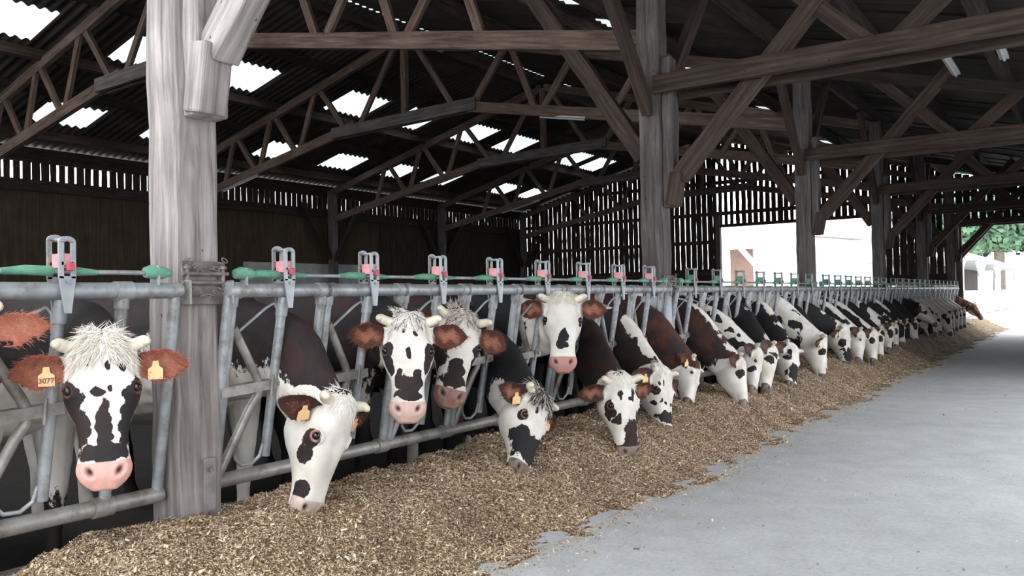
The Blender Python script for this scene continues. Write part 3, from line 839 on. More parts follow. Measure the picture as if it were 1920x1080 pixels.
for yq in (0, 8.7, 18, 33):
    mb = MB(); mb.box(-0.15, 0.15, yq - 0.2, yq + 0.2, 0, 2.8); mb.beam((0, yq, 2.0), (0, yq - 1.8, 2.75), 0.15, 0.18); mb.beam((0, yq, 2.0), (0, yq + 1.8, 2.75), 0.15, 0.18)
    mb.build('post', M['white_paint'], sh)
mb = MB(); mb.box(-0.1, 0.12, 0, 34, 1.02, 1.2); mb.build('rail', M['white_paint'], sh)
mb = MB()
yq = 0
while yq < 34: mb.box(-2.6, -2.55, yq, yq + 0.86, 0, 2.75); yq += 0.97
mb.build('slatted_back', M['wood_post'], sh)
mb = MB(); mb.box(-0.1, 0.0, 0, 34, 0, 1.0); mb.build('plinth', M['white_paint'], sh)
# yard gates
def gate(loc, rz, w, label):
    g = empty('yard_gate', loc, label, 'gate', 'white yard gates'); g.rotation_euler = (0, 0, rz)
    mb = MB()
    for z in (0.12, 1.2): mb.tube([(0, 0, z), (w, 0, z)], 0.03, 8)
    for x in (0, w): mb.tube([(x, 0, 0.0), (x, 0, 1.25)], 0.035, 8)
    mb.build('frame', M['white_paint'], g)
    mb = MB()
    for z in (0.4, 0.66, 0.92): mb.tube([(0, 0, z), (w, 0, z)], 0.02, 8)
    mb.beam((0, 0, 0.12), (w, 0, 1.2), 0.03, 0.06); mb.build('bars', M['white_paint'], g)
gate((-0.2, 31.8, 0), 0.5, 1.9, 'white tubular yard gate at the end of the barrier')
gate((0.2, 36.5, 0), 0.1, 2.6, 'white tubular yard gate in front of the open shed')
tk = empty('water_trough', (1.9, 43, 0), 'pale blue trough at the far right beyond the alley', 'trough')
mb = MB(); mb.box(-0.6, 1.8, -0.6, 0.6, 0.0, 1.0); mb.build('tub', M['pale_blue'], tk, bevel=0.05)
mb = MB(); mb.box(-0.68, 1.88, -0.68, 0.68, 0.95, 1.05); mb.build('rim', M['white_paint'], tk, bevel=0.03)

# trees
def tree(name, loc, h, r, n, label):
    root = empty(name, loc, label, 'tree', 'trees beyond the yard')
    mb = MB(); mb.tube([(0, 0, -0.1), (0.1, 0, h * 0.35), (-0.1, 0.1, h * 0.6), (0, 0, h * 0.85)], [r * 0.11, r * 0.08, r * 0.055, r * 0.02], 10)
    for k in range(6):
        a = k * 1.05; z = h * (0.35 + 0.07 * k)
        mb.tube([(0, 0, z), (math.cos(a) * r * 0.35, math.sin(a) * r * 0.35, z + h * 0.12), (math.cos(a) * r * 0.7, math.sin(a) * r * 0.7, z + h * 0.18)], [r * 0.04, r * 0.025, r * 0.01], 6)
    mb.build('trunk', M['bark'], root)
    # crown: leaf sprays on a lumpy shell
    nn = n
    cl = rng.normal(0, 1, (26, 3)); cl /= np.linalg.norm(cl, axis=1)[:, None]
    cc = cl * rng.uniform(0.25, 0.75, (26, 1)) * np.array([r, r, h * 0.36]) + np.array([0, 0, h * 0.64])
    which = rng.integers(0, 26, nn)
    d = rng.normal(0, 1, (nn, 3)); d /= np.linalg.norm(d, axis=1)[:, None]
    p = cc[which] + d * (rng.uniform(0.75, 1.05, (nn, 1)) * r * 0.36)
    t1 = np.cross(d, rng.normal(0, 1, (nn, 3))); t1 /= np.linalg.norm(t1, axis=1)[:, None]; t2 = np.cross(d, t1)
    s = r * rng.uniform(0.04, 0.09, (nn, 1))
    vv = np.stack([p - t1 * s, p + t2 * s * .6, p + t1 * s, p - t2 * s * .6], 1).reshape(-1, 3)
    ff = np.arange(nn * 4).reshape(-1, 4)
    o = raw('crown', vv.tolist(), ff.tolist(), M['leaf'], root, False); o['kind'] = 'stuff'
tree('tree', (-3.2, 82, 0), 13, 5.0, 9000, 'green leafy tree left of the pale trunk beyond the shed')
tree('tree', (4.0, 86, 0), 15, 5.5, 9000, 'green leafy tree right of the pale trunk beyond the alley end')
tree('tree', (-9.0, 95, 0), 14, 5.5, 7000, 'tree at the left behind the open shed')
tree('tree', (-13.5, 82, 0), 8.2, 3.2, 6000, 'tree top over the white farm building roof')
tree('tree', (11.0, 88, 0), 15, 5.5, 5000, 'tree beyond the far right of the alley')

# ------------------------------------------------------------------ cows
m, nt, b = new_mat('cow_coat')
tc = N(nt, 'ShaderNodeTexCoord')
def attr(name, typ='GEOMETRY'):
    a = N(nt, 'ShaderNodeAttribute'); a.attribute_name = name; a.attribute_type = typ; return a
oi = N(nt, 'ShaderNodeObjectInfo')
nz = N(nt, 'ShaderNodeTexNoise', i_Scale=24.0, i_Detail=6.0, i_Roughness=0.7)
mpz = N(nt, 'ShaderNodeMapping'); mpz.inputs['Scale'].default_value = (1, 1, 0.6)
nf = N(nt, 'ShaderNodeTexNoise', i_Scale=140.0, i_Detail=4.0, i_Roughness=0.7)
nw = N(nt, 'ShaderNodeTexNoise', i_Scale=7.0, i_Detail=4.0)
L(nt, tc.outputs['Object'], mpz.inputs[0])
for q in (nz, nf): L(nt, mpz.outputs[0], q.inputs['Vector'])
L(nt, tc.outputs['Object'], nw.inputs['Vector'])
dk = attr('dark')
ma = N(nt, 'ShaderNodeMath', operation='MULTIPLY_ADD'); ma.inputs[1].default_value = 1.5; L(nt, nz.outputs['Fac'], ma.inputs[0])
ad = N(nt, 'ShaderNodeMath', operation='SUBTRACT'); L(nt, dk.outputs['Fac'], ad.inputs[0]); ad.inputs[1].default_value = 0.75
L(nt, ad.outputs[0], ma.inputs[2])
mr = N(nt, 'ShaderNodeMapRange', interpolation_type='SMOOTHSTEP'); mr.inputs['From Min'].default_value = -0.05; mr.inputs['From Max'].default_value = 0.05
L(nt, ma.outputs[0], mr.inputs['Value'])
white = ramp(nt, nw.outputs['Fac'], [(0.3, (0.52, 0.465, 0.40)), (0.62, (0.70, 0.665, 0.62))])
bb = ramp(nt, nw.outputs['Fac'], [(0.42, (0, 0, 0)), (0.56, (0.75, 0.75, 0.75))])
blkf = N(nt, 'ShaderNodeMath', operation='MAXIMUM'); L(nt, attr('blk').outputs['Fac'], blkf.inputs[0]); L(nt, bb, blkf.inputs[1])
black = mixc(nt, blkf.outputs[0], oi.outputs['Color'], (0.012, 0.012, 0.014))
vary = ramp(nt, nf.outputs['Fac'], [(0.3, (0.7, 0.7, 0.7)), (0.7, (1.25, 1.25, 1.25))])
black = mixc(nt, 0.8, black, vary, 'MULTIPLY')
c = mixc(nt, mr.outputs[0], white, black)
# ears
earc = mixc(nt, attr('ear_in').outputs['Fac'], attr('ear_col', 'OBJECT').outputs['Color'], (0.42, 0.18, 0.115))
earc = mixc(nt, 0.8, earc, vary, 'MULTIPLY')
c = mixc(nt, attr('ear').outputs['Fac'], c, earc)
# muzzle skin
sk = mixc(nt, ramp(nt, nz.outputs['Fac'], [(0.42, (0, 0, 0)), (0.62, (0.45, 0.45, 0.45))]), attr('pad_col', 'OBJECT').outputs['Color'], (0.30, 0.26, 0.20))
padm = N(nt, 'ShaderNodeMapRange', interpolation_type='SMOOTHSTEP'); padm.inputs['From Min'].default_value = -0.08; padm.inputs['From Max'].default_value = 0.08
L(nt, attr('pad').outputs['Fac'], padm.inputs['Value'])
c = mixc(nt, padm.outputs[0], c, sk)
c = mixc(nt, attr('rim').outputs['Fac'], c, attr('rim_col', 'OBJECT').outputs['Color'])
c = mixc(nt, attr('hole').outputs['Fac'], c, (0.02, 0.012, 0.01))
L(nt, c, b.inputs['Base Color'])
rr = N(nt, 'ShaderNodeMapRange'); rr.inputs['To Min'].default_value = 0.8; rr.inputs['To Max'].default_value = 0.45
L(nt, padm.outputs[0], rr.inputs['Value']); L(nt, rr.outputs[0], b.inputs['Roughness'])
b.inputs['Specular IOR Level'].default_value = 0.3
bump(nt, b, nf.outputs['Fac'], 0.35, 0.006)
M['coat'] = m
m, nt, b = new_mat('cow_eye'); b.inputs['Base Color'].default_value = (0.012, 0.008, 0.007, 1); b.inputs['Roughness'].default_value = 0.08
M['eye'] = m
M['horn'] = simple('horn_keratin', (0.62, 0.55, 0.44), 0.5, 0, 9, 0.25)
M['eartag'] = simple('faded_orange_tag', (0.78, 0.50, 0.25), 0.5, 0, 9, 0.12)
m, nt, b = new_mat('tag_print'); b.inputs['Base Color'].default_value = (0.16, 0.09, 0.05, 1); M['tagprint'] = m
m, nt, b = new_mat('cow_hair')
at = N(nt, 'ShaderNodeAttribute'); at.attribute_name = 'hair_tone'
L(nt, at.outputs['Color'], b.inputs['Base Color']); b.inputs['Roughness'].default_value = 0.7
M['hair'] = m

TW = np.array([-.03, 0, .05, .10, .15, .20, .26, .32, .38, .43, .47, .51, .537, .552])
THW = np.array([.055, .088, .108, .119, .127, .129, .112, .095, .083, .083, .089, .084, .062, .032])
TVF = np.array([-.04, -.010, .006, .010, .009, .006, .000, -.006, -.012, -.014, -.016, -.028, -.05, -.07])
TVB = np.array([-.13, -.19, -.235, -.265, -.282, -.282, -.256, -.208, -.172, -.15, -.142, -.136, -.122, -.10])
EYE = (-.036, .192)             # (v, w) of the eye
def head_loft(n=44, m=70):
    w = np.linspace(TW[0], TW[-1], m)
    # smooth interpolation
    def ip(t): 
        y = np.interp(w, TW, t); k = np.array([1, 2, 3, 2, 1.]) / 9
        yp = np.pad(y, 2, mode='edge'); return np.convolve(yp, k, 'valid')
    hw, vf, vb = ip(THW), ip(TVF), ip(TVB)
    a = np.linspace(0, 2 * np.pi, n, endpoint=False)
    V = []
    for i in range(m):
        d = vf[i] - vb[i]; vc = vf[i] - d * 0.42
        ca, sa = np.cos(a), np.sin(a)
        p = 2.7
        x = np.sign(ca) * np.abs(ca) ** (2 / p) * hw[i]
        y = np.where(sa > 0, np.abs(sa) ** (2 / 2.5) * (vf[i] - vc), -np.abs(sa) ** (2 / 2.2) * (vc - vb[i]))
        v = vc + y
        tdown = np.clip((vc - v) / (vc - vb[i]), 0, 1)
        nar = np.interp(w[i], [0, .2, .3, .42, .55], [.25, .30, .42, .30, .2])
        x = x * (1 - nar * tdown ** 1.3)
        V.append(np.stack([x, v, np.full(n, w[i])], -1))
    V = np.concatenate(V)
    u, v, w_ = V[:, 0].copy(), V[:, 1].copy(), V[:, 2].copy()
    s = np.sign(u)
    au = np.abs(u)
    g = lambda cu, cv, cw, r, rv=None, rw=None: np.exp(-((au - cu) / r) ** 2 - ((v - cv) / (rv or r)) ** 2 - ((w_ - cw) / (rw or r)) ** 2)
    V[:, 0] += s * (.013 * g(.118, EYE[0], EYE[1], .04, .035, .035)          # orbit
                    + .010 * g(.118, -.01, EYE[1] - .03, .04, .03, .03)       # brow
                    - .014 * g(.11, -.045, .115, .04, .035, .035)             # temple hollow
                    + .008 * g(.10, -.15, .20, .05, .05, .06)                 # cheek muscle
                    - .008 * g(.09, -.09, .33, .04, .035, .05)                # hollow before the cheek
                    + .006 * g(.085, -.06, .48, .04, .04, .03))               # lip
    V[:, 1] += -.007 * np.exp(-(u / .05) ** 2 - ((w_ - .24) / .05) ** 2) * (v > -.04) + .010 * np.exp(-(u / .06) ** 2 - ((w_ - .05) / .06) ** 2) * (v > -.04)
    F = []
    for i in range(m - 1):
        for k in range(n):
            k2 = (k + 1) % n
            F.append((i * n + k, i * n + k2, (i + 1) * n + k2, (i + 1) * n + k))
    F.append(tuple(range(n - 1, -1, -1))); F.append(tuple((m - 1) * n + k for k in range(n)))
    return V, F
HEADV, HEADF = head_loft()

def ear_loft(thick=0.009, m=16, n=18):
    """local: x along the ear, y across (height), z opening direction"""
    V = []; F = []
    t = np.linspace(-0.12, 1, m)
    for ti in t:
        hwid = np.interp(ti, [-.12, 0, .15, .35, .55, .75, .92, 1], [.022, .028, .050, .068, .071, .057, .028, .006])
        a = np.linspace(0, 2 * np.pi, n, endpoint=False)
        y = np.cos(a) * hwid; z = np.sin(a) * thick * np.interp(ti, [-.12, .2, 1], [2.2, 1.1, .7])
        z = z + (y / hwid) ** 2 * hwid * np.interp(ti, [-.12, .1, .5, 1], [.9, .85, .5, .3])
        z = z - 0.03 * ti * ti * 0
        V.append(np.stack([np.full(n, ti * .215), y, z], -1))
    for i in range(m - 1):
        for k in range(n):
            k2 = (k + 1) % n
            F.append((i * n + k, (i + 1) * n + k, (i + 1) * n + k2, i * n + k2))
    F.append(tuple(range(n))); F.append(tuple((m - 1) * n + k for k in range(n - 1, -1, -1)))
    return np.concatenate(V), F

def unit(v): v = np.asarray(v, float); return v / np.linalg.norm(v)
def catmull(P, n):
    P = np.asarray(P, float); P = np.vstack([2 * P[0] - P[1], P, 2 * P[-1] - P[-2]])
    out = []
    for i in range(1, len(P) - 2):
        for k in range(n):
            t = k / n
            out.append(0.5 * ((2 * P[i]) + (-P[i - 1] + P[i + 1]) * t + (2 * P[i - 1] - 5 * P[i] + 4 * P[i + 1] - P[i + 2]) * t * t + (-P[i - 1] + 3 * P[i] - 3 * P[i + 1] + P[i + 2]) * t ** 3))
    out.append(P[-2]); return np.array(out)
def ring_loft(C, lat, rh, rw, n=28, pow_=2.2):
    """rings along centre line C; lat = lateral directions; rh height radius, rw width radius"""
    m = len(C); V = []; F = []
    a = np.linspace(0, 2 * np.pi, n, endpoint=False)
    ca = np.sign(np.cos(a)) * np.abs(np.cos(a)) ** (2 / pow_); sa = np.sign(np.sin(a)) * np.abs(np.sin(a)) ** (2 / pow_)
    ups = []
    for i in range(m):
        t = unit(C[min(i + 1, m - 1)] - C[max(i - 1, 0)])
        l = unit(lat[i] - t * np.dot(lat[i], t)); u = np.cross(l, t)
        ups.append(u)
        V.append(C[i] + np.outer(ca * rw[i], l) + np.outer(sa * rh[i], u))
    for i in range(m - 1):
        for k in range(n):
            k2 = (k + 1) % n
            F.append((i * n + k, (i + 1) * n + k, (i + 1) * n + k2, i * n + k2))
    F.append(tuple(range(n))); F.append(tuple((m - 1) * n + k for k in range(n - 1, -1, -1)))
    return np.concatenate(V), F, np.array(ups)
def limb(pts, r, n=14):
    C = catmull(pts, 5); R = catmull([[x, 0, 0] for x in r], 5)[:, 0]
    lat = np.tile([0, 1, 0.], (len(C), 1))
    m = len(C); V = []; F = []
    a = np.linspace(0, 2 * np.pi, n, endpoint=False)
    for i in range(m):
        V.append(C[i] + np.outer(np.cos(a) * R[i], [1, 0, 0]) + np.outer(np.sin(a) * R[i] * .85, [0, 1, 0]))
    for i in range(m - 1):
        for k in range(n):
            k2 = (k + 1) % n
            F.append((i * n + k, i * n + k2, (i + 1) * n + k2, (i + 1) * n + k))
    F.append(tuple(range(n - 1, -1, -1))); F.append(tuple((m - 1) * n + k for k in range(n)))
    return np.concatenate(V), F
_ph = np.random.default_rng(3).uniform(0, 6.28, (40, 3))
_dr = np.random.default_rng(4).normal(0, 1, (40, 3))
def fnoise(p, scale, seed):
    """smooth 3-d noise, about -1..1"""
    r = np.random.default_rng(seed)
    o = np.zeros(len(p))
    for k in range(14):
        d = r.normal(0, 1, 3); d /= np.linalg.norm(d)
        o += np.sin(p @ d * scale * r.uniform(.6, 1.9) * 6.28 + r.uniform(0, 6.28) + 1.3 * np.sin(p @ r.normal(0, 1, 3) * scale * 2))
    return o / 4.2

COAT_REGION = {}
def hair_mesh(name, roots, dirs, lens, tones, parent, width=0.0016, curl=0.5, segs=4):
    n = len(roots); V = []; F = []; T = []
    for i in range(n):
        d = unit(dirs[i]); p = roots[i].copy(); s = unit(np.cross(d, rng.normal(0, 1, 3)))
        bend = unit(rng.normal(0, 1, 3) + np.array([0, 0, -1.2])) * curl
        o = len(V)
        for k in range(segs + 1):
            t = k / segs; w_ = width * (1 - t * .85)
            q = np.cross(d, s)
            V += [p + s * w_, p - s * w_ * .5 + q * w_ * .87, p - s * w_ * .5 - q * w_ * .87]
            T += [tones[i]] * 3
            d = unit(d + bend / segs); p = p + d * lens[i] / segs
        for k in range(segs):
            for e in range(3):
                e2 = (e + 1) % 3
                F.append((o + 3 * k + e, o + 3 * k + e2, o + 3 * k + 3 + e2, o + 3 * k + 3 + e))
    ob = raw(name, [tuple(x) for x in V], F, M['hair'], parent)
    ca = ob.data.color_attributes.new('hair_tone', 'FLOAT_COLOR', 'POINT')
    ca.data.foreach_set('color', np.c_[np.array(T), np.ones(len(T))].astype(np.float32).ravel())
    return ob

BROWN, DKBROWN, BLACK = (0.062, 0.021, 0.013), (0.030, 0.015, 0.012), (0.013, 0.012, 0.014)
def make_cow(label, poll, muz, face, slot, vox, spots=(), neck=None, dark=BROWN, pad=(0.50, 0.24, 0.21), ear=(0.17, 0.05, 0.03), rim=(.16, .08, .07), hlen=(.022, .05), lift=.14, earin_k=.6,
             zneck=1.05, ear_droop=(0.12, 0.12), tags=(1, 1), hair=0, forelock=((0.8, 0.76, 0.7),), base=-0.6, seed=1, horn=1.0, blk=None, ear_fuzz=0, horn_len=0.085, scale=1.0, ear_open=0.75, shy=0.0):
    poll = np.array(poll, float); muz = np.array(muz, float)
    d = unit(muz - poll); n = np.array([face[0], face[1], face[2] if len(face) > 2 else 0.0]); n = unit(n - d * np.dot(n, d)); l = np.cross(n, d)   # cow's own left
    s = scale * np.linalg.norm(muz - poll) / .535
    s = min(max(s, 0.9), 1.12)
    Rm = np.stack([l, n, d], 1) * s                # columns
    O = poll
    toW = lambda p: np.asarray(p) @ Rm.T + O
    VV = []; FF = []; cnt = 0
    def put(v, f):
        nonlocal cnt
        VV.append(v); FF.extend([tuple(i + cnt for i in q) for q in f]); cnt += len(v)
    put(toW(HEADV), HEADF)
    # ears
    earfr = []
    ev, ef = ear_loft(max(0.009, vox * .75))
    for k, sd in enumerate((1, -1)):
        e = unit(l * sd - d * (-ear_droop[k]) * 1.0 - n * 0.22)
        o_dir = unit(n * ear_open + d * 0.45)
        z_ = unit(o_dir - e * np.dot(o_dir, e)); y_ = np.cross(z_, e)
        org = toW((sd * .098, -.075, .075))
        B = np.stack([e, y_, z_], 1) * s
        earfr.append((org, B, sd)); put(ev @ B.T + org, ef)
    # neck and trunk
    y0 = slot
    nb = toW((0, -.135, .095))
    sh = np.array([-.52, y0, 1.02])
    mid = np.array([0.03, y0, zneck])
    P = [toW((0, -.085, .20)) * .35 + nb * .65, nb, mid * .55 + nb * .45, mid, mid * .45 + sh * .55, sh, [-.95, y0, .95], [-1.5, y0, .93], [-2.0, y0, .98], [-2.3, y0, 1.0], [-2.42, y0, 1.0]]
    RH = [.10, .145, .185, .205, .26, .33, .375, .39, .34, .24, .10]
    RW = [.075, .098, .105, .105, .16, .23, .265, .28, .24, .17, .07]
    C = catmull(P, 5)
    ipr = lambda r: np.interp(np.arange(len(C)) / 5, np.arange(len(P)), r)
    wgt = np.clip(np.arange(len(C)) / 5 / 3.0, 0, 1)[:, None]
    lat = l[None] * (1 - wgt) + np.array([[0, 1., 0]]) * wgt
    nv, nfc, ups = ring_loft(C, lat, ipr(RH), ipr(RW))
    put(nv, nfc)
    for sy in (-1, 1):
        put(*limb([(-.50, y0 + sy * .15, .85), (-.52, y0 + sy * .16, .58), (-.50, y0 + sy * .15, .40), (-.52, y0 + sy * .15, .22), (-.52, y0 + sy * .15, .05), (-.50, y0 + sy * .15, -.05)], [.12, .085, .055, .04, .045, .06]))
        put(*limb([(-2.12, y0 + sy * .15, .95), (-2.1, y0 + sy * .17, .65), (-2.22, y0 + sy * .16, .46), (-2.17, y0 + sy * .15, .22), (-2.16, y0 + sy * .15, .05), (-2.12, y0 + sy * .15, -.05)], [.2, .13, .06, .045, .045, .06]))
    V0 = np.concatenate(VV)
    me = bpy.data.meshes.new('tmp'); me.from_pydata(V0.tolist(), [], FF); me.update()
    ob = bpy.data.objects.new('tmp', me); col.objects.link(ob)
    rm = ob.modifiers.new('r', 'REMESH'); rm.mode = 'VOXEL'; rm.voxel_size = vox
    sm = ob.modifiers.new('s', 'SMOOTH'); sm.factor = .5; sm.iterations = 3 if vox > .01 else 4
    dg = bpy.context.evaluated_depsgraph_get()
    me2 = bpy.data.meshes.new_from_object(ob.evaluated_get(dg), depsgraph=dg)
    bpy.data.objects.remove(ob); bpy.data.meshes.remove(me)
    nvt = len(me2.vertices)
    W = np.empty(nvt * 3, np.float32); me2.vertices.foreach_get('co', W); W = W.reshape(-1, 3).astype(float)
    NR = np.empty(nvt * 3, np.float32); me2.vertex_normals.foreach_get('vector', NR); NR = NR.reshape(-1, 3).astype(float)
    Hc = (W - O) @ Rm / (s * s)
    u, v, w = Hc.T
    hw, vf, vb = np.interp(w, TW, THW), np.interp(w, TW, TVF), np.interp(w, TW, TVB)
    hm = np.minimum(np.minimum((w + .035) / .04, (v - vb + .03) / .05), np.minimum((hw + .035 - np.abs(u)) / .03, (.58 - w) / .02))
    hm = np.clip(np.minimum(hm, (vf + .05 - v) / .03), 0, 1)
    # ears
    earm = np.zeros(nvt); earin = np.zeros(nvt)
    for org, B, sd in earfr:
        q = (W - org) @ B / (s * s)
        inside = (q[:, 0] > .012) & (q[:, 0] < .24) & (np.abs(q[:, 1]) < .08) & (np.abs(q[:, 2] - q[:, 1] ** 2 * 12) < .06) & (np.abs(u) > hw + .002)
        k = np.clip((q[:, 0] - .012) / .03, 0, 1) * inside
        earm = np.maximum(earm, k)
        fac = np.clip((NR @ unit(B[:, 2]) - .25) * 3, 0, 1) * np.clip(1 - (np.abs(q[:, 1] + .012 * np.sin(q[:, 0] * 90)) / .036) ** 2, 0, 1) * np.clip((q[:, 0] - .03) / .05, 0, 1) * np.clip((.185 - q[:, 0]) / .05, 0, 1)
        earin = np.maximum(earin, fac * inside)
    # eyes: find the skin surface at the socket
    eyes = []; rimv = np.zeros(nvt); hole = np.zeros(nvt)
    disp = np.zeros((nvt, 3))
    for sd in (1, -1):
        k = (np.sign(u) == sd) & (np.abs(v - EYE[0]) < .02) & (np.abs(w - EYE[1]) < .02) & (earm < .1) & (np.abs(u) < .2)
        us = np.max(np.abs(u[k])) if k.any() else .13
        ec = np.array([sd * (us - .0155), EYE[0] + .004, EYE[1]])
        eyes.append((ec, sd))
        r = np.sqrt(((v - ec[1]) * 1.3) ** 2 + ((w - ec[2]) * .92) ** 2)
        near = (np.sign(u) == sd) & (np.abs(u) > us - .05) & (earm < .1)
        disp += (NR * (near * ((.006 + .004 * (v > ec[1])) * np.exp(-((r - .024) / .007) ** 2) - .008 * np.exp(-(r / .014) ** 2)))[:, None]) * s
        rimv = np.maximum(rimv, near * np.clip(1.1 - ((r - .0185) / .0055) ** 2, 0, 1) * np.where(v < ec[1] + .004, 1, .35))
        # nostrils
        du_, dw_ = u * sd - .050, w - .493
        nr = ((du_ * .8 + dw_ * .55) / .011) ** 2 + ((dw_ * .8 - du_ * .55) / .019) ** 2
        nn = np.exp(-nr) * (v > -.085) * (w > .44)
        disp += -NR * (.016 * nn)[:, None]
        hole = np.maximum(hole, np.clip(nn * 1.6 - .35, 0, 1))
        disp += NR * (.004 * np.exp(-((np.sqrt(nr) - 1.5) / .45) ** 2) * (v > -.085) * (w > .44))[:, None]
    # mouth line
    ml = np.exp(-((v + .098 + .12 * np.clip(.5 - w, 0, .2)) / .006) ** 2) * sstep(.37, .43, w) * (hm > .3)
    disp += -NR * (.005 * ml)[:, None]
    disp += NR * (.0015 * fnoise(Hc, 9, 5) * np.clip(1 - hm, 0, 1))[:, None]
    W = W + disp
    me2.vertices.foreach_set('co', W.astype(np.float32).ravel())
    pad_ = np.minimum((w - .455 + .22 * np.maximum(0, np.abs(u) - .045)) / .03, (v + .105) / .02)
    pad_ = np.where(hm > .3, pad_ - .2, -1)
    # head markings
    fh = np.full(nvt, base)
    uo, wo = u, w
    u = u + .007 * fnoise(Hc, 11, seed + 5); w = w + .010 * fnoise(Hc, 11, seed + 6)
    for sp in spots:
        # (side, u, w, ru, rw[, v, rv])   side 0 = both, 1 = cow's left, -1 = cow's right
        sd_, su, sw, ru, rw = sp[:5]
        sv, rv = (sp[5], sp[6]) if len(sp) > 5 else (None, None)
        uu = np.abs(u) if sd_ == 0 else u * sd_
        e2 = ((uu - su) / ru) ** 2 + ((w - sw) / rw) ** 2
        if sv is not None: e2 = e2 + ((v - sv) / rv) ** 2
        else: e2 = e2 + np.where(v < vf - .06, ((v - vf + .06) / .05) ** 2, 0)
        fh = np.maximum(fh, np.clip((1 - np.sqrt(e2)) * 1.2, -.6, 1))
    u, w = uo, wo
    # neck / body markings
    idx = np.zeros(nvt, int); best = np.full(nvt, 1e9)
    for i in range(len(C)):
        dd = ((W - C[i]) ** 2).sum(1); k = dd < best; best[k] = dd[k]; idx[k] = i
    crest = ((W - C[idx]) * ups[idx]).sum(1) / ipr(RH)[idx]
    if np.dot(ups[4], -d + n * .3) < 0 and False: pass
    upf = ups[idx].copy(); 
    tt = idx / 5.0
    side = ((W - C[idx]) @ np.array([0, 1., 0])) / ipr(RW)[idx]
    nk = dict(b=0.3, c=0.0, a=.55, sc=1.3, seed=seed)
    nk.update(neck or {})
    fb = nk['b'] + nk['c'] * np.clip(crest, -1.2, 1.2) + nk['a'] * fnoise(W - poll, nk['sc'], nk['seed'])
    if 'fine' in nk: fb = fb + nk['fine'] * fnoise(W - poll, nk.get('fsc', 5), nk['seed'] + 9)
    if 'stripe' in nk: fb = np.where(True, fb - nk['stripe'] * np.exp(-((crest - 1.0) / .32) ** 2) * (1 + .5 * fnoise(W, 4, seed)), fb)
    if 'belly' in nk: fb = fb - nk['belly'] * sstep(-.2, -.9, crest)
    for tq, cq, rt, rc, amp in nk.get('p', ()):
        fb = fb + amp * np.exp(-((tt - tq) / rt) ** 2 - ((crest - cq) / rc) ** 2)
    fb = fb + 1.1 * sstep(.62, .45, W[:, 2]) * (W[:, 0] < -.3)  # lower legs darkened in the coat colour to stand in for pen shade
    hmn = np.clip(hm + .45 * fnoise(Hc, 5, seed + 3) * (hm > .02) * (hm < .98), 0, 1)
    hs = hmn * hmn * (3 - 2 * hmn)
    fd = hs * fh + (1 - hs) * np.clip(fb, -1, 1)
    # dark around nose skin edge
    bl = nk.get('blk', 0.0) * (1 - hs) + hs * (nk.get('blk', 0.0) if blk is None else blk)
    def fa(nm, val):
        a_ = me2.attributes.new(nm, 'FLOAT', 'POINT'); a_.data.foreach_set('value', np.asarray(val, np.float32))
    fa('dark', fd); fa('pad', pad_); fa('ear', earm); fa('ear_in', earin * earin_k); fa('rim', rimv * .6); fa('hole', hole); fa('blk', np.clip(bl + 0 * fd, 0, 1))
    me2.polygons.foreach_set('use_smooth', np.ones(len(me2.polygons), bool))
    me2.materials.clear(); me2.materials.append(M['coat']); me2.name = 'cow'; me2.update()
    cow = bpy.data.objects.new('cow', me2); col.objects.link(cow)
    base_pt = Vector((-1.0, y0, -0.05))
    me2.transform(Matrix.Translation(-base_pt)); cow.location = base_pt
    tag(cow, label, 'cow', 'cows at the feed barrier')
    cow.color = (*dark, 1); cow['pad_col'] = pad; cow['ear_col'] = ear; cow['rim_col'] = rim
    def child(o):
        o.parent = cow; o.location = Vector(o.location) - base_pt; return o
    for ec, sd in eyes:
        mbv, mbf = sphere(.0175 * s, 14 if vox < .01 else 8)
        o = raw('eye', (mbv + toW(ec)).tolist(), mbf, M['eye']); child(o)
    if horn > 0:
        for sd in (1, -1):
            p0 = toW((sd * .075, -.045, .035)); 
            dirn = [l * sd * 1.0 - d * .25 + n * .15, l * sd * .9 - d * .2 + n * .6, l * sd * .35 + n * .8 + d * .35]
            pts = [p0]; 
            for k, q in enumerate(dirn): pts.append(pts[-1] + unit(q) * horn_len * s * (.5, .42, .35)[k])
            mb = MB(); mb.tube([tuple(x) for x in catmull(pts, 4)], list(np.interp(np.linspace(0, 1, 13), [0, .6, .92, 1], [.027 * s, .024 * s, .015 * s, .006])), 10)
            child(mb.build('horn', M['horn']))
    for k, (org, B, sd) in enumerate(earfr):
        if not tags[k]: continue
        e, y_, z_ = unit(B[:, 0]), unit(B[:, 1]), unit(B[:, 2])
        dn = unit(np.array([0, 0, -1.0]) - z_ * -z_[2]); sx = np.cross(z_, dn)
        c0 = org + e * .085 * s + z_ * .022 * s + dn * .0
        pts2 = [(-.010, -.012), (.010, -.012), (.013, .008), (.027, .018), (.027, .058), (-.027, .058), (-.027, .018), (-.013, .008)]
        poly = [tuple(c0 + sx * a_ * s + dn * b_ * s + z_ * (.002 + b_ * .15)) for a_, b_ in pts2]
        mb = MB(); mb.prism(poly, tuple(z_ * .003)); tg = child(mb.build('ear_tag', M['eartag']))
        mb = MB(); mb.tube([tuple(c0 + z_ * .001), tuple(c0 + z_ * .008)], .007, 10); o = mb.build('tag_stud', M['eartag']); o.parent = tg
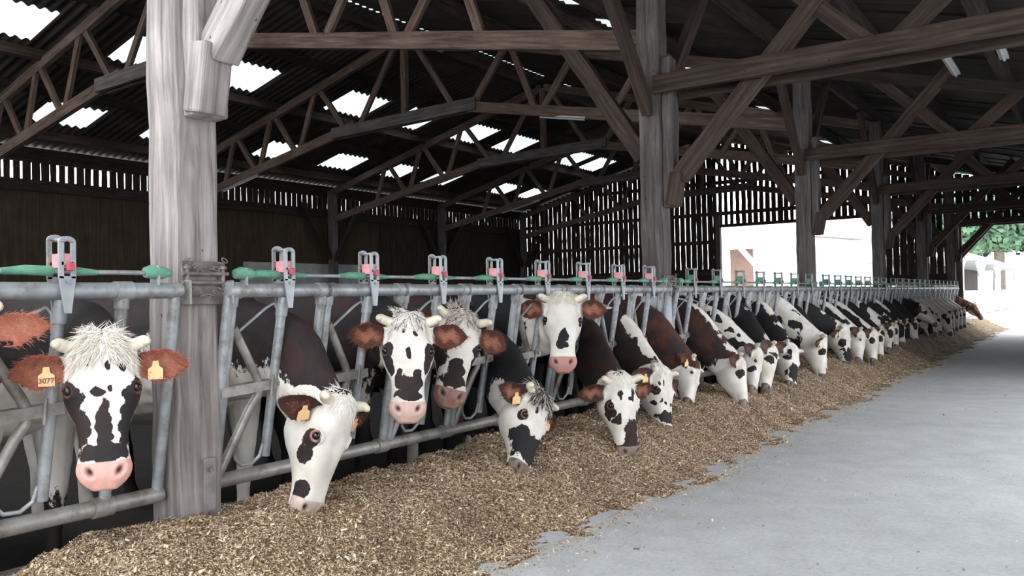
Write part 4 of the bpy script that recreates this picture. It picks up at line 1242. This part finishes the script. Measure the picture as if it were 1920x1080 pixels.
        if tags[k] == 2:
            cu = bpy.data.curves.new('tag_number', 'FONT'); cu.body = '3077'; cu.size = .026; cu.align_x = 'CENTER'; cu.align_y = 'CENTER'; cu.extrude = .0004; cu.offset = .0006
            to = bpy.data.objects.new('tag_number', cu); col.objects.link(to)
            xx = sx if np.dot(np.cross(sx, -dn), z_) > 0 else -sx
            yy = unit(np.array(poly[6]) - np.array(poly[5])); zz = np.cross(xx, yy)
            cc = (np.array(poly[4]) + np.array(poly[5]) + np.array(poly[6]) + np.array(poly[3])) / 4 + z_ * .0042
            to.parent = tg
            to.matrix_local = Matrix(((xx[0], yy[0], zz[0], cc[0]), (xx[1], yy[1], zz[1], cc[1]), (xx[2], yy[2], zz[2], cc[2]), (0, 0, 0, 1)))
            bpy.context.view_layer.update()
            tm = bpy.data.meshes.new_from_object(to.evaluated_get(bpy.context.evaluated_depsgraph_get()))
            mtx = to.matrix_local.copy(); bpy.data.objects.remove(to)
            tm.materials.clear(); tm.materials.append(M['tagprint'])
            to = bpy.data.objects.new('tag_number', tm); col.objects.link(to); to.parent = tg; to.matrix_local = mtx
    if hair:
        hair = int(hair * 1.6)
        k = np.where((w < .075) & (w > -.05) & (np.abs(u) < .085) & (v > -.07) & (earm < .05))[0]
        kk = rng.choice(k, hair)
        tones = [np.array(forelock[rng.integers(0, len(forelock))]) * rng.uniform(.9, 1.12) for _ in kk]
        dirs = []
        for i in kk:
            fl = d * (rng.uniform(.5, 1.0) if v[i] > -.035 or w[i] > .02 else -.6) + l * (np.sign(u[i]) * rng.uniform(.1, .9) + rng.normal(0, .25))
            dirs.append(unit(fl - NR[i] * np.dot(fl, NR[i])) + NR[i] * rng.uniform(.02, lift))
        o = hair_mesh('forelock', W[kk], dirs, rng.uniform(hlen[0], hlen[1], hair) * s, tones, None, .0024, .3); child(o)
    if ear_fuzz:
        k = np.where((earm > .3))[0]
        ka = rng.choice(k, ear_fuzz)
        for kk in (ka[u[ka] > 0], ka[u[ka] <= 0]):
            tones = [(np.array(ear) * rng.uniform(.8, 2.0) if earin[i] < .3 else np.array((.5, .22, .13)) * rng.uniform(.6, 1.3)) for i in kk]
            dirs = [NR[i] * .5 + earfr[0 if u[i] > 0 else 1][1][:, 0] / s * .8 + rng.normal(0, .25, 3) for i in kk]
            o = hair_mesh('ear_hair', W[kk], dirs, rng.uniform(.012, .03, len(kk)), tones, None, .0009, .4, 3); child(o)
    return cow
def sphere(r, n):
    V = []; F = []
    m = n // 2 + 2
    for i in range(m + 1):
        a = math.pi * i / m
        for k in range(n):
            b_ = 2 * math.pi * k / n
            V.append((r * math.sin(a) * math.cos(b_), r * math.sin(a) * math.sin(b_), r * math.cos(a)))
    for i in range(m):
        for k in range(n):
            k2 = (k + 1) % n
            F.append((i * n + k, i * n + k2, (i + 1) * n + k2, (i + 1) * n + k))
    return np.array(V), F

# ---- the herd, nearest first.  spots: (side, u, w, ru, rw[, v, rv]) in head metres from the poll
EYEP = lambda ru=.04, rw=.045, dw=0.0: (0, .118, .195 + dw, ru, rw, -.04, .05)
W_, RB, KB = (.8, .76, .70), (.20, .07, .04), (.05, .03, .025)
make_cow('cow mostly cut off at the left edge, only its fuzzy red ear showing', (.36, 1.17, 1.27), (.47, 1.11, .75), (.90, -.42), 1.22, .010,
         [EYEP(.05, .08)], dict(b=.2, c=.2), ear=(.36, .12, .08), tags=(0, 0), ear_fuzz=900, seed=21, ear_droop=(-.05, .1))
make_cow('white-faced cow with dark eye patches and pink muzzle, beside the grey post', (.38, 1.68, 1.13), (.53, 1.60, .63), (.88, -.48), 1.80, .0065,
         [(0, .118, .235, .062, .085, -.04, .07), (0, .085, .34, .040, .085, -.02, .06), (0, .0, .345, .028, .095), (0, 0, .43, .09, .035),
          (-1, .045, .105, .013, .016), (-1, -.015, .115, .010, .022), (-1, -.06, .11, .024, .020), (-1, .02, .205, .022, .02), (-1, -.02, .20, .009, .02), (0, .09, .12, .0, .0)],
         dict(b=.25, c=.75, a=.45, p=[(1, -.5, 1, .8, -.9), (5, -.9, 1.2, .5, -1.6)]), dark=(.026, .016, .014), tags=(1, 2), hair=700, hlen=(.04, .085), lift=.35, forelock=(W_, W_, (.62, .54, .44)), zneck=1.06, ear=(.26, .085, .055), ear_fuzz=1500, seed=2,
         pad=(.66, .33, .29), rim=(.24, .10, .08), ear_droop=(.10, .14))
make_cow('white-faced cow with dark brown neck eating just right of the grey post', (.46, 2.84, .785), (.41, 2.68, .30), (.98, .16), 2.83, .0065,
         [(0, .12, .215, .030, .040, -.045, .05), (0, .112, .285, .032, .045, -.07, .05), (0, .085, .43, .045, .04, -.06, .05), (0, 0, .50, .03, .02)],
         dict(b=.05, c=1.25, a=.28, sc=1.2, p=[(0.2, -.3, .8, .7, -.9)]), dark=(.035, .017, .016), ear=(.055, .02, .014), tags=(1, 1), hair=160, zneck=.98, pad=(.55, .42, .36), rim=(.6, .36, .34), ear_fuzz=500, seed=5, scale=1.12, earin_k=.12,
         ear_droop=(.0, .05))
make_cow('cow facing us with white forehead and dark nose bridge, left of a facing pair', (.36, 3.38, 1.17), (.50, 3.20, .66), (.68, -.73), 3.44, .0065,
         [(0, .115, .20, .042, .055, -.03, .05), (0, .105, .26, .028, .065, -.03, .05), (0, .0, .375, .052, .055), (0, .046, .34, .022, .05), (0, 0, .43, .07, .03), (1, .0, .215, .014, .028), (1, .035, .11, .016, .018), (-1, .03, .09, .010, .018)],
         dict(b=.55, c=.15, a=.5, sc=1.1, p=[(0, -1, .7, .5, -.9)]), dark=(.030, .017, .016), ear=(.085, .028, .018), hair=500, forelock=(W_, W_, W_, KB), tags=(0, 0), ear_fuzz=1500, pad=(.55, .36, .31), seed=7, zneck=1.08,
         ear_droop=(.02, .04))
make_cow('cow facing us with brown nose and tufted poll, right of a facing pair', (.26, 4.0, 1.17), (.36, 3.73, .67), (.80, -.60), 4.03, .0065,
         [(0, .115, .20, .04, .05, -.03, .05), (0, .1, .275, .02, .04, -.05, .05), (-1, .105, .27, .05, .10), (0, 0, .35, .045, .07), (0, 0, .42, .075, .04)],
         dict(b=.5, c=.2, a=.5), dark=(.026, .013, .011), ear=(.10, .034, .022), hair=600, hlen=(.03, .065), forelock=(W_, (.55, .52, .48), RB), tags=(0, 1), ear_fuzz=1500, pad=(.22, .10, .085), seed=9, zneck=1.06)
make_cow('black-necked cow eating with black lower face and striped forelock', (.59, 4.36, .655), (.635, 4.06, .205), (.96, -.05), 4.62, .0065,
         [(0, .12, .198, .022, .032, -.04, .04), (0, .085, .30, .06, .045, -.06, .08), (0, .03, .37, .065, .085), (0, .075, .50, .05, .03), (0, .105, .12, .014, .014, -.11, .03), (0, .105, .16, .014, .014, -.15, .03), (0, .02, .05, .018, .05), (0, .055, .14, .009, .025)],
         dict(b=.55, c=.35, a=.5, sc=1.6, blk=1.0, p=[(.3, -.3, .5, .6, -.9)]), dark=(.016, .014, .016), ear=(.05, .02, .015), hair=600, hlen=(.05, .1), forelock=(W_, KB, KB), tags=(1, 1), pad=(.10, .07, .06), blk=.9, ear_fuzz=600, seed=11, zneck=.80, rim=(.35, .2, .18))
make_cow('white-headed cow with raised head and small black nose triangle', (.34, 4.99, 1.275), (.47, 4.77, .79), (.55, -.83), 5.16, .0065,
         [(0, .125, .20, .028, .032, -.04, .04), (0, .0, .33, .036, .045), (0, .0, .29, .012, .03), (-1, .03, .37, .02, .03), (0, .0, .385, .045, .018)],
         dict(b=-.75, c=.1, a=.45, sc=1.3, blk=1.0, p=[(4, 0, 1.2, 2, .9)]), dark=(.02, .016, .016), ear=(.085, .028, .018), hair=320, forelock=(W_, (.66, .58, .46)), tags=(0, 0), ear_fuzz=1000, pad=(.45, .20, .18), seed=13, zneck=1.02,
         ear_droop=(-.02, .0))
make_cow('white-faced cow with dark brown neck and black nose patch, eating left of a pair', (.655, 5.27, .695), (.765, 5.20, .14), (.86, -.42), 5.75, .008,
         [(0, .122, .20, .022, .035, -.04, .05), (0, .11, .25, .022, .03), (0, .075, .28, .02, .035), (-1, -.015, .345, .055, .05), (-1, -.005, .42, .05, .06), (0, .07, .47, .045, .035), (0, .05, .12, .016, .02), (1, .03, .15, .03, .014), (0, .045, .155, .01, .02)],
         dict(b=.75, c=.1, a=.35, sc=1.0, p=[(0, -.2, .35, 2, -.6)]), dark=(.030, .013, .010), ear=(.05, .018, .012), hair=260, forelock=(W_,), tags=(0, 0), ear_fuzz=500, pad=(.16, .10, .09), seed=15, zneck=.90)
make_cow('white-faced cow with black ringed eye, eating right of a pair', (.57, 6.17, .68), (.68, 5.99, .175), (.93, -.18), 6.33, .008,
         [(0, .12, .20, .038, .04, -.04, .05), (0, .10, .29, .014, .02), (0, .07, .285, .010, .018), (0, .035, .30, .016, .016), (0, .035, .40, .045, .05), (0, .08, .45, .02, .03, -.09, .04), (0, .06, .145, .008, .03), (0, .09, .14, .007, .022)],
         dict(b=.75, c=.0, a=.35, sc=1.2, stripe=1.5), dark=(.030, .015, .013), ear=(.06, .03, .028), hair=120, forelock=(W_,), tags=(0, 1), pad=(.25, .16, .14), seed=17, earin_k=.15, zneck=.92)
make_cow('red-brown cow eating behind the black ringed white face', (.42, 7.22, .64), (.47, 6.95, .26), (.93, .1), 6.88, .010,
         [(0, .1, .06, .09, .07), (0, .05, .52, .06, .05)], dict(b=.95, c=.1, a=.3, sc=1.4, p=[(0.2, .3, .3, .5, -.8)]), dark=(.070, .024, .014), ear=(.075, .028, .018), tags=(1, 1), pad=(.08, .05, .045), seed=19, earin_k=.15, zneck=.97, base=-.5)
make_cow('red-brown necked cow with white head and white crest blotches past the second post', (.57, 7.95, .63), (.70, 7.75, .16), (.93, .25), 7.83, .008,
         [(0, .12, .205, .042, .04, -.045, .05), (0, .03, .52, .06, .03), (0, .07, .48, .03, .02)], dict(b=.75, c=.05, a=.25, sc=1.2, stripe=1.1, fine=.15, p=[(0.5, -.7, 1.0, .75, -1.5)]), dark=(.056, .021, .015), ear=(.05, .02, .014), tags=(0, 0), pad=(.2, .14, .12), seed=23, earin_k=.15, zneck=.98)
make_cow('white cow with fine black speckles along the neck', (.54, 8.60, .67), (.57, 8.34, .225), (.93, .1), 8.50, .010,
         [(0, .10, .28, .02, .04)], dict(b=.0, c=-.1, a=.1, fine=1.1, fsc=9, stripe=.9, blk=1.0), dark=BLACK, ear=(.04, .03, .03), tags=(0, 0), pad=(.2, .14, .12), seed=25, earin_k=.15, zneck=.90)
make_cow('dark-necked cow with white face right of the speckled neck', (.60, 8.92, .66), (.625, 8.60, .205), (.9, .2), 9.18, .011,
         [(0, .115, .20, .05, .05, -.04, .06), (0, .06, .12, .05, .03), (0, .03, .5, .07, .035)], dict(b=.6, c=.1, a=.5, sc=2, blk=.8, stripe=.6), dark=DKBROWN, ear=(.06, .04, .035), tags=(0, 0), pad=(.06, .05, .05), seed=27, earin_k=.15, zneck=.98)
make_cow('black-necked cow with black nose blaze before the white spotted neck', (.59, 9.62, .67), (.655, 9.36, .19), (.85, -.25), 9.86, .011,
         [(0, .115, .20, .03, .03, -.04, .05), (0, .03, .35, .05, .11), (0, .05, .50, .07, .04), (0, .09, .14, .02, .05)], dict(b=.85, c=.1, a=.3, sc=1.6, blk=1.0, stripe=1.0), dark=BLACK, ear=(.05, .03, .028), tags=(0, 0), pad=(.05, .04, .04), seed=29, earin_k=.15, zneck=1.0)
make_cow('white cow with large black patches low on its neck', (.665, 10.62, .735), (.68, 10.58, .175), (.95, .28), 10.54, .010,
         [(0, .12, .21, .035, .05, -.045, .05), (0, .05, .51, .06, .03)], dict(b=-.02, c=-.75, a=.35, sc=2.0, fine=.4, blk=1.0, p=[(0, -.5, .7, 1, -.8)]), dark=BLACK, ear=(.02, .014, .012), tags=(0, 1), pad=(.06, .05, .05), seed=31, zneck=1.04)
dark_n = dict(b=.9, c=.1, a=.25, blk=.9)
make_cow('black-necked cow eating behind the large-patched white neck', (.50, 11.2, .66), (.58, 11.05, .25), (.95, .1), 11.22, .014, [EYEP(.05, .06)], dict(dark_n, seed=3), dark=BLACK, seed=33, earin_k=.15, tags=(0, 0), zneck=.93, pad=(.05, .04, .04), ear=(.04, .02, .018))
make_cow('dark cow with white face and black eye patch before the third post', (.57, 12.13, .80), (.62, 12.12, .22), (.92, -.1), 11.90, .011, [(0, .115, .23, .05, .05, -.04, .06), (0, .03, .42, .05, .13), (0, .09, .31, .015, .018)], dict(dark_n, stripe=.8, seed=4), dark=BLACK, seed=35, earin_k=.15, tags=(0, 1), zneck=.93, pad=(.05, .04, .04), ear=(.04, .02, .018))
far = [((.63, 12.9, .66), (.66, 12.6, .215), (.9, 0), 12.86, 'white-crested cow with plain white face past the third post', [EYEP(.0, .0)], dict(b=.8, c=.2, stripe=2.2, a=.2, blk=1.0)),
       ((.69, 13.44, .67), (.73, 13.25, .175), (.9, -.1), 13.55, 'white-crested cow with black eye patch eating past the third post', [EYEP(.05, .05)], dict(b=.9, c=.2, stripe=2.0, a=.2, blk=1.0)),
       ((.65, 14.1, .64), (.71, 13.85, .18), (.9, .1), 14.2, 'cow with spotted forehead eating in the middle of the third panel', [EYEP(.05, .06), (0, .05, .08, .05, .05), (0, 0, .5, .08, .04)], dict(b=.8, c=.2, a=.4, blk=.8)),
       ((.62, 15.15, .65), (.64, 14.87, .225), (.9, .1), 14.9, 'grey-speckled cow eating near the fourth post', [EYEP(.07, .09), (0, 0, .4, .06, .1)], dict(b=.1, c=-.3, a=.3, fine=.8, blk=1.0)),
       ((.55, 15.85, .67), (.62, 15.6, .24), (.9, .1), 15.6, 'speckled dark cow eating left of the fourth post', [EYEP(.06, .07)], dict(b=.4, c=.0, a=.4, fine=.5, blk=1.0)),
       ((.50, 16.66, .66), (.58, 16.4, .25), (.9, -.1), 16.3, 'cow with white blaze eating left of the fourth post', [(0, .1, .2, .08, .16), (0, 0, .5, .09, .05)], dict(b=.9, c=.1, stripe=1.0, a=.3, blk=1.0)),
       ((.48, 17.3, .68), (.56, 17.1, .24), (.9, .1), 16.98, 'black cow eating at the fourth post', [(0, .05, .25, .12, .2)], dict(b=.95, a=.2, blk=1.0)),
       ((.5, 18.1, .68), (.57, 17.9, .24), (.9, .1), 17.86, 'brown-eared cow eating just beyond the fourth post', [EYEP(.06, .09)], dict(b=.9, a=.3, blk=.5)),
       ((.42, 19.3, 1.0), (.74, 19.32, .56), (.8, -.15, .5), 18.8, 'white-faced cow with lifted head turned to the alley, far down the row', [EYEP(.04, .04), (0, .0, .52, .07, .06)], dict(b=.95, a=.2, blk=1.0)),
       ((.5, 19.9, .70), (.58, 19.7, .24), (.9, .1), 19.5, 'black cow eating behind the lifted white face', [(0, .05, .3, .1, .2)], dict(b=.95, a=.2, blk=1.0)),
       ((.5, 20.5, .72), (.58, 20.2, .25), (.9, .1), 20.2, 'white-crested cow eating in the far fourth panel', [EYEP(.06, .08)], dict(b=.8, stripe=2.0, a=.2, blk=1.0)),
       ((.48, 21.2, .72), (.57, 21.05, .26), (.9, .1), 20.9, 'pale-faced cow eating in the far fourth panel', [EYEP(.04, .05)], dict(b=.7, stripe=2.2, a=.2, blk=1.0)),
       ((.58, 22.05, .71), (.67, 21.94, .205), (.9, -.1), 21.6, 'white-necked cow with dark muzzle before the fifth post', [EYEP(.06, .08), (0, 0, .5, .09, .07)], dict(b=-.4, a=.3, blk=1.0)),
       ((.55, 22.9, .72), (.62, 22.7, .24), (.9, .1), 22.6, 'all-white necked cow past the fifth post', [EYEP(.03, .03)], dict(b=-.8, a=.2, blk=1.0)),
       ((.60, 23.5, .73), (.63, 23.3, .225), (.9, .1), 23.2, 'bright white cow lit by the alley end opening', [EYEP(.03, .03)], dict(b=-.8, a=.25, blk=1.0)),
       ((.56, 24.4, .74), (.62, 24.2, .25), (.9, .1), 24.0, 'white cow with grey muzzle near the alley end', [EYEP(.03, .03), (0, 0, .51, .08, .05)], dict(b=-.7, a=.3, blk=.6)),
       ((.55, 25.2, .75), (.62, 25.0, .25), (.9, .1), 24.8, 'last white cow eating near the alley end', [EYEP(.03, .03)], dict(b=-.7, a=.3, blk=.6)),
       ((.52, 27.2, .88), (.80, 27.15, .45), (.8, -.4, .3), 26.9, 'sunlit fawn cow at the very end of the barrier', [(0, .05, .2, .14, .3)], dict(b=.6, a=.4, blk=0))]
for i, (pl, mz, fc, sl, lab, sp, nk) in enumerate(far):
    nk = dict(nk); nk['seed'] = 40 + i
    make_cow(lab, pl, mz, fc, sl, .014 if i < 6 else .018, sp, nk, dark=(BLACK if nk.get('blk') else (.25, .11, .06)), seed=60 + i, tags=(0, 0), zneck=.93, pad=(.10, .07, .065), ear=(.05, .025, .02), earin_k=.2)
